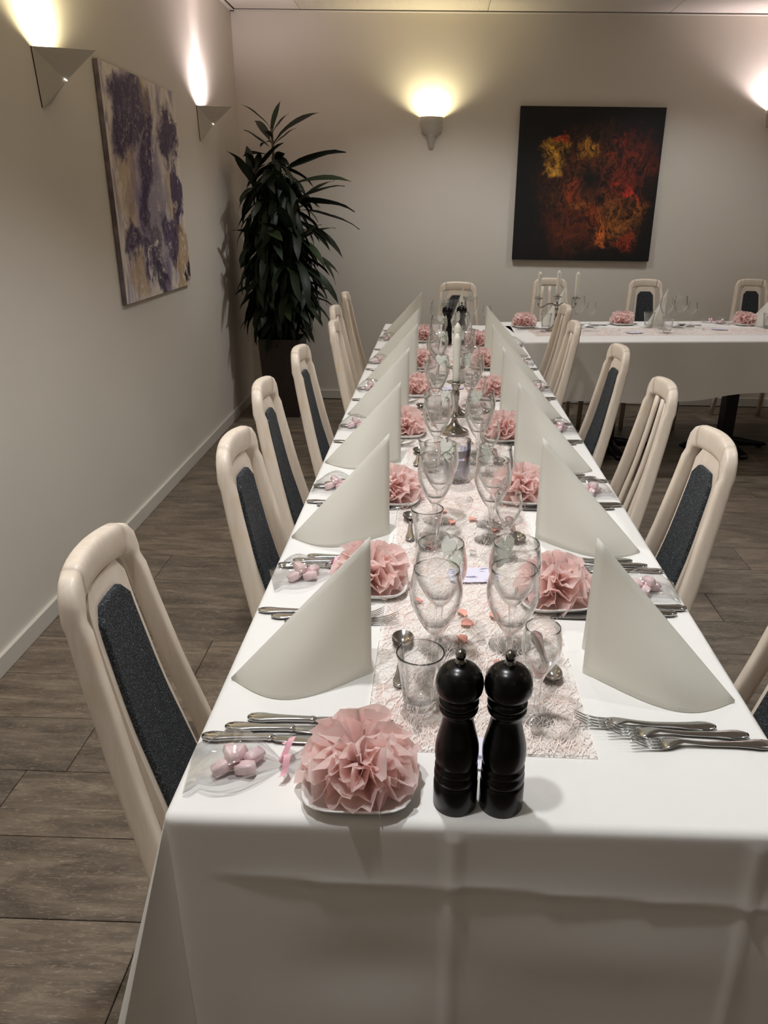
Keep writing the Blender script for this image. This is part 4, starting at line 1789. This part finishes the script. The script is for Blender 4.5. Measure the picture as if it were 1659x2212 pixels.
knife.put((.70, 4.80, Z), ang + PI, 'silver knife beside the candelabrum on the cross table', 'knife', 'silver table knives')
spoon.put((.63, 4.68, ZR), (0, 0, ang), 'silver spoon on the pink runner left of the candelabrum', 'spoon', 'dessert spoons')
spoon.put((1.04, 5.00, Z), (0, 0, ang + PI), 'silver spoon behind a small glass on the cross table', 'spoon', 'dessert spoons')
fork.put((1.10, 5.02, Z), (0, 0, ang + PI - .2), 'silver fork behind a small glass on the cross table', 'fork', 'silver forks')
spoon.put((1.72, 5.10, Z), (0, 0, ang + PI), 'silver spoon right of the middle napkin on the cross table', 'spoon', 'dessert spoons')
knife.put((1.31, 5.10, Z), ang + PI, 'silver knife beside the middle flower plate on the cross table', 'knife', 'silver table knives')
knife.drop()

# ------------------------------------------------------------------ candy bags


def make_bag():
    root = empty('candy_bag')
    rnd = random.Random(4)
    for k, (x, y, z, a) in enumerate([(-.018, -.008, .010, .5), (.012, -.012, .010, -.3), (.0, .014, .012, 1.2), (.022, .010, .011, .9), (-.006, 0, .024, 2.0)]):
        m = MB()
        m.sweep([((-.014, 0, 0), (0, .003, 0), (0, 0, .003)), ((-.012, 0, 0), (0, .0075, 0), (0, 0, .0070)), ((0, 0, 0), (0, .0082, 0), (0, 0, .0078)), ((.012, 0, 0), (0, .0075, 0), (0, 0, .0070)), ((.014, 0, 0), (0, .003, 0), (0, 0, .003))], 12, 5.5)
        o = m.build('candy', MAT['candy'], root)
        o.location = (x, y, z)
        o.rotation_euler = (rnd.uniform(-.4, .4), rnd.uniform(-.3, .3), a)
    # clear bag: pillow that draws together at the knot and fans out again beyond it
    def fn(u, t):
        a = 2 * PI * u
        s = t
        if s < .62:
            q = s / .62
            w = .004 + .042 * math.sin(PI * min(1, (q * .93 + .07)) ** .8) * (1 if q < .75 else 1)
            x = -.062 + .122 * q
            h = .002 + .019 * math.sin(PI * q)
            if q < .1:
                w = .046
        else:
            q = (s - .62) / .38
            w = .005 + .032 * q
            h = .003 + .010 * q
            x = .060 + .062 * q
        cr = 1 + .16 * math.sin(7 * a + 9 * t) * (.3 + t)
        y = w * math.cos(a) * cr
        z = h * (1 + math.sin(a) * cr) + .001 + (.012 * math.sin(6 * u * PI) * max(0, t - .62) if t > .62 else 0)
        return (x, y, max(.0012, z))
    m = MB().grid(fn, 32, 22)
    m.build('cellophane_bag', MAT['film'], root)
    m = MB()
    for s_ in (-1, 1):
        pts = []
        for i in range(9):
            t = i / 8
            pts.append(((.060 + .012 * math.sin(PI * t) * (.6 if s_ < 0 else 1.0)), s_ * (.004 + .030 * t), .010 + .020 * math.sin(PI * min(1, t * 1.15))))
        vv, ff = [], []
        for i, p in enumerate(pts):
            wd = .0045
            vv += [(p[0] - wd, p[1], p[2]), (p[0] + wd, p[1], p[2] + .003)]
            if i:
                ff.append((2 * i - 2, 2 * i - 1, 2 * i + 1, 2 * i))
        m.add(vv, ff)
    m.lathe([(0, -.005), (.005, -.003), (.006, 0), (.005, .003), (0, .005)], 10, (.060, 0, .010))
    m.build('ribbon', MAT['ribbon'], root)
    return root


bag = Proto(make_bag())
BL = [(-.246, .805), (-.250, 1.362), (-.246, 1.885), (-.252, 2.485), (-.248, 3.06), (-.252, 3.62), (-.248, 4.29)]
BR = [(.418, 1.338), (.414, 1.885), (.420, 2.49), (.421, 3.09), (.415, 3.66), (.420, 4.22)]
for sd, lst in (('L', BL), ('R', BR)):
    for i, (x, y) in enumerate(lst):
        bag.put((x, y, T + .0015), (.12 + .2 * math.sin(i * 2)) if sd == 'L' else PI - .1 + .2 * math.sin(i), 'clear ribbon-tied bag of pink candy ' + placename(i, sd), 'candy bag', 'bags of pink candy')
bag.put((1.88, 5.20, T + .0015), 2.6, 'clear bag of pink candy on the cross table by the last flower', 'candy bag', 'bags of pink candy')
bag.drop()

# ------------------------------------------------------------------ pepper and salt mills


def make_mill():
    root = empty('pepper_mill')
    base = [(0, 0), (.0262, 0), (.0272, .0015), (.0272, .034), (.0265, .0365), (.0248, .0375), (.0255, .0390), (.0268, .0420), (.0268, .0500), (.0250, .0525), (.0262, .0550), (.0262, .0600), (.0240, .0620),
            (.0248, .0640), (.0262, .0700), (.0268, .0800), (.0262, .0900), (.0240, .1010), (.0210, .1130), (.0188, .1240), (.0182, .1310), (.0190, .1350), (.0215, .1370), (.0232, .1400), (.0236, .1430), (.0228, .1455), (.0205, .1465), (0, .1465)]
    MB().lathe(base, 40).build('body', MAT['black_lacquer'], root)
    cap = [(0, .147), (.0215, .147), (.0236, .149), (.0240, .152), (.0228, .1555), (.0200, .157), (.0195, .158), (.0240, .1605), (.0275, .167), (.0285, .1745), (.0277, .182), (.0250, .1895), (.0205, .1955), (.0140, .1995), (.0070, .2012), (0, .2015)]
    MB().lathe(cap, 40).build('cap', MAT['black_lacquer'], root)
    kn = [(0, .201), (.0062, .201), (.0066, .2045), (.0050, .2065), (.0044, .2080), (.0062, .2110), (.0066, .2145), (.0060, .2180), (.0040, .2200), (0, .2205)]
    MB().lathe(kn, 20).build('knob', MAT['chrome'], root)
    return root


mill = Proto(make_mill())
mill.put((.0385, .757, T + .0008), 0, 'black turned wooden mill, left one of the front pair', 'pepper mill', 'black mills')
mill.put((.0955, .757, T + .0008), .6, 'black turned wooden mill, right one of the front pair', 'pepper mill', 'black mills')
mill.put((.066, 4.17, T + .004), 0, 'black turned mill, left one of the far pair behind the candles', 'pepper mill', 'black mills')
mill.put((.142, 4.20, T + .004), 0, 'black turned mill, right one of the far pair behind the candles', 'pepper mill', 'black mills')
mill.drop()

# ------------------------------------------------------------------ candlesticks


def candle_mesh(r, h):
    m = MB().lathe([(0, 0), (r * .94, 0), (r, .006), (r, h - .016), (r * .85, h - .010), (r * .42, h - .003), (r * .30, h), (0, h)], 24)
    return m


def wick_mesh(h):
    return MB().tube([(0, 0, h - .002), (.0006, 0, h + .005), (.0015, .0004, h + .010)], [.0011, .0011, .0009], 6)


def make_stick():
    root = empty('candlestick')
    prof = [(0, 0), (.047, 0), (.048, .002), (.0475, .006), (.043, .010), (.036, .0135), (.030, .017), (.021, .023), (.0135, .032), (.0095, .042), (.0085, .050), (.0115, .053), (.0155, .0555), (.0115, .058), (.0075, .061),
            (.0085, .075), (.0105, .100), (.0125, .120), (.0135, .133), (.0125, .136), (.0105, .140), (.0105, .146), (.014, .152), (.0150, .160), (.014, .163), (.026, .1645), (.0305, .167), (.0305, .1685), (.027, .169), (.0135, .168), (0, .167)]
    MB().lathe(prof, 36).build('stand', MAT['silver'], root)
    return root


def make_candle(h, r):
    root = empty('candle')
    wx = candle_mesh(r, h).build('wax', MAT['wax'], root)
    wick_mesh(h).build('wick', MAT['wick'], wx)
    return root


stick = Proto(make_stick())
tall = Proto(make_candle(.152, .0118))
for (x, y, nm) in ((.072, 2.44, 'nearer'), (.079, 2.68, 'farther')):
    stick.put((x, y, T + .003), 0, 'tarnished silver candlestick with round foot, %s of two in mid-table' % nm, 'candlestick', 'silver candlesticks')
    tall.put((x, y, T + .003 + .1675), 0, 'unlit white candle in the %s mid-table candlestick' % nm, 'candle', 'white candles')


def make_candelabrum(x, y):
    root = tag(empty('candelabrum', (x, y, T + .003), ang), 'three-armed silver candelabrum on the cross table', 'candelabrum')
    prof = [(0, 0), (.055, 0), (.055, .005), (.045, .011), (.022, .022), (.010, .040), (.008, .060), (.013, .066), (.008, .072), (.009, .110), (.012, .130), (.009, .140), (.015, .146), (.009, .152), (.007, .165), (.010, .180), (.013, .190), (.012, .193), (.026, .195), (.028, .198), (.012, .198), (0, .197)]
    MB().lathe(prof, 24).build('stand', MAT['silver'], root)
    for s in (-1, 1):
        pts = [(s * .008, 0, .146), (s * .030, 0, .158), (s * .058, 0, .156), (s * .082, 0, .140), (s * .104, 0, .134), (s * .114, 0, .146), (s * .115, 0, .160)]
        am = MB().tube(pts, [.005, .0046, .0042, .004, .004, .0045, .006], 10)
        am = am.build('arm', MAT['silver'], root)
        MB().lathe([(0, .158), (.0085, .158), (.0095, .172), (.012, .184), (.024, .1865), (.027, .190), (.012, .1905), (0, .189)], 20, (s * .115, 0, 0)).build('cup', MAT['silver'], am)
    return root


CX, CY = .730, 4.76
make_candelabrum(CX, CY)
for s, nm in ((-1, 'left'), (0, 'middle'), (1, 'right')):
    off = Vector((math.cos(ang), math.sin(ang), 0)) * (.115 * s)
    tall.put((CX + off.x, CY + off.y, T + .003 + (.197 if s == 0 else .1895)), 0, 'unlit white candle in the %s cup of the candelabrum' % nm, 'candle', 'white candles')
stick.drop()
tall.drop()

# ------------------------------------------------------------------ the cross table's and head place's glasses and napkins
RUNZ = T + .003
G_tumb.put((.683, 4.84, T + .001), (0, 0, 0), 'fluted glass tumbler left of the candelabrum foot', 'glass', 'fluted tumblers')
G_tumb.put((1.345, 4.965, RUNZ), (0, 0, .3), 'fluted glass tumbler right of the middle pink flower on the cross table', 'glass', 'fluted tumblers')
G_tumb.put((1.400, 4.745, RUNZ), (0, 0, .6), 'fluted glass tumbler nearest the front edge of the cross table', 'glass', 'fluted tumblers')
G_tumb.put((2.11, 5.02, RUNZ), (0, 0, .1), 'fluted glass tumbler at the right edge of the cross table', 'glass', 'fluted tumblers')
G_small.put((.972, 4.925, RUNZ), (0, 0, 0), 'small stemmed glass on cross table, right of the candelabrum', 'glass', 'small sherry glasses')
G_small.put((1.630, 5.035, RUNZ), (0, 0, 0), 'small stemmed glass on cross table, right of the heart goblet', 'glass', 'small sherry glasses')
G_wine.put((1.425, 4.90, RUNZ), (0, 0, 0), 'tulip wine glass before the middle napkin on the cross table', 'glass', GG)
G_water.put((1.535, 4.985, RUNZ), (0, 0, 0), 'goblet holding a heart card before the middle chair of the cross table', 'glass', GG)
G_water.put((.880, 4.88, RUNZ), (0, 0, 0), 'goblet holding a heart card behind the candelabrum', 'glass', GG)
heart.put((1.515, 4.985, RUNZ + .180), .3, 'white paper heart card on the goblet before the middle chair', 'place card', 'paper hearts on the goblets')
heart.put((.860, 4.88, RUNZ + .180), .2, 'white paper heart card on the goblet behind the candelabrum', 'place card', 'paper hearts on the goblets')
G_water.put((.215, 4.74, RUNZ), (0, 0, 0), 'goblet holding a heart card at the head of the long table', 'glass', GG)
heart.put((.205, 4.74, RUNZ + .182), .2, 'white paper heart card at the head of the long table', 'place card', 'paper hearts on the goblets')
G_wine.put((.105, 4.62, RUNZ), (0, 0, 0), 'tulip wine glass at the head of the long table', 'glass', GG)
G_small.put((.305, 4.66, T + .001), (0, 0, 0), 'small stemmed glass at the head of the long table', 'glass', 'small sherry glasses')
heart.drop()
put_napkin(napR, (1.445, 4.985, T + .002), PI / 2 + ang + .3, False, 'white pyramid napkin standing before the middle chair of the cross table')
put_napkin(napL, (.80, 4.93, T + .002), PI / 2 + ang + .5, False, 'white pyramid napkin standing behind the candelabrum')
put_napkin(napR, (2.17, 5.06, T + .002), PI / 2 + ang + .6, False, 'white pyramid napkin at the right edge of the cross table')
put_napkin(napL, (.165, 4.80, T + .002), PI / 2 + .1, False, 'white pyramid napkin standing at the head of the long table')
used.clear()

# ------------------------------------------------------------------ small things on the runner


def make_vase():
    prof = [(0, 0), (.033, 0), (.036, .003), (.036, .115), (.0345, .1155), (.0335, .114), (.0335, .014), (0, .012)]
    return MB().lathe(prof, 36).build('glass_cylinder', MAT['glass'])


tag(make_vase(), 'clear glass cylinder with rolled lilac cards in mid-table, nearest the candlesticks', 'vase').location = (.068, 1.965, T + .003)
m = MB()
for k in range(3):
    z0, z1 = .018 + .026 * k, .038 + .026 * k
    r = .0315 - .0005 * k
    m.grid(lambda u, t: (r * math.cos(u * 5.6 + k), r * math.sin(u * 5.6 + k), z0 + (z1 - z0) * t), 28, 1)
o = m.build('rolled_card', MAT['lilac'])
o.location = (.068, 1.965, T + .003)
tag(o, 'lilac printed paper strip rolled up inside the glass cylinder', 'paper')

# scalloped lilac cards lying on the runner
pts = []
for i in range(48):
    a = 2 * PI * i / 48
    c_, s_ = math.cos(a), math.sin(a)
    k = (abs(c_) ** 5 + abs(s_) ** 5) ** (-.2) * (1 + .035 * abs(math.sin(a * 8)))
    pts.append((.048 * k * c_, .032 * k * s_))
n = len(pts)
v = [(x, y, 0) for x, y in pts] + [(x, y, .001) for x, y in pts]
f = [tuple(reversed(range(n))), tuple(range(n, 2 * n))] + [(i, (i + 1) % n, n + (i + 1) % n, n + i) for i in range(n)]
card = One(mesh_obj('scalloped_card', v, f, MAT['lilac'], smooth=False))
for (x, y, rz, z, lab) in [(.088, 1.385, .1, .0055, 'white scalloped card with lilac print between second place glasses'), (.075, .846, -.2, .004, 'white scalloped card with lilac print just behind the front mills'),
                        (1.20, 4.72, .3, .0055, 'dark printed lilac card on the cross table runner, nearer the candelabrum'), (1.78, 4.93, -.2, .0055, 'dark printed lilac card on the cross table runner, nearer the right edge'), (.072, 3.10, .5, .0055, 'white scalloped card with lilac print behind the two candlesticks')]:
    card.put((x, y, T + z), (0, 0, rz), lab, 'card', 'lilac printed cards')

# cut crystals
m = MB()
m.lathe([(0, 0), (.006, .0045), (.0092, .0085), (.0075, .0115), (.0045, .0125), (0, .0125)], 8)
cr = One(m.build('crystal', MAT['crystal'], smooth=False))
CRY = [(.156, .893, 'on the front right corner of the runner'), (.086, 1.137, 'between the first goblets'), (.090, 1.478, 'before the second goblets on the left'), (.181, 1.475, 'beside the second spoon on the right'), (-.005, .895, 'left of the front mills'),
       (.10, 1.82, 'before the glass cylinder'), (.03, 2.24, 'before the nearer candlestick'), (.12, 2.9, 'behind the farther candlestick')]
for i, (x, y, lab) in enumerate(CRY):
    cr.put((x, y, T + .0045), (.5, .3 * i, i), 'clear cut crystal lying ' + lab, 'crystal', 'cut crystals on the runner')
for i, (x, y) in enumerate([(1.12, 4.78), (1.66, 4.88)]):
    cr.put((x, y, T + .0045), (.5, .2, i), 'clear cut crystal on the cross table runner, ' + ('left of the tumbler', 'right of the tumbler')[i], 'crystal', 'cut crystals on the runner')

# paper petals strewn on the runner: they share one label since nothing tells them apart
m = MB()
m.grid(lambda u, t: ((u - .5) * .019 * math.sin(PI * (t * .8 + .15)), (t - .5) * .024, .0035 * ((u - .5) * 2) ** 2 + .002 * math.sin(4 * t)), 4, 4)
pe = One(m.build('paper_petal', MAT['petal']))
random.seed(77)
PE = [(.058, 1.14), (.070, 1.19), (.060, 1.23), (-.022, 1.27), (.115, 1.06), (.118, 1.22), (.06, .925), (.13, .945), (.05, 1.66), (.10, 1.68), (.03, 1.73), (.15, 1.62), (.05, 2.12), (.10, 2.16), (.02, 2.3), (.12, 2.32), (.0, 1.52), (.06, 1.05)]
for i in range(14):
    PE.append((random.uniform(-.04, .19), random.uniform(2.35, 4.5)))
for (x, y) in PE:
    pe.put((x, y, T + .005), (random.uniform(-.2, .2), random.uniform(-.2, .2), random.uniform(0, 6)), 'coral paper petal strewn on the runner of the long table', 'petal', 'paper petals on the runner')
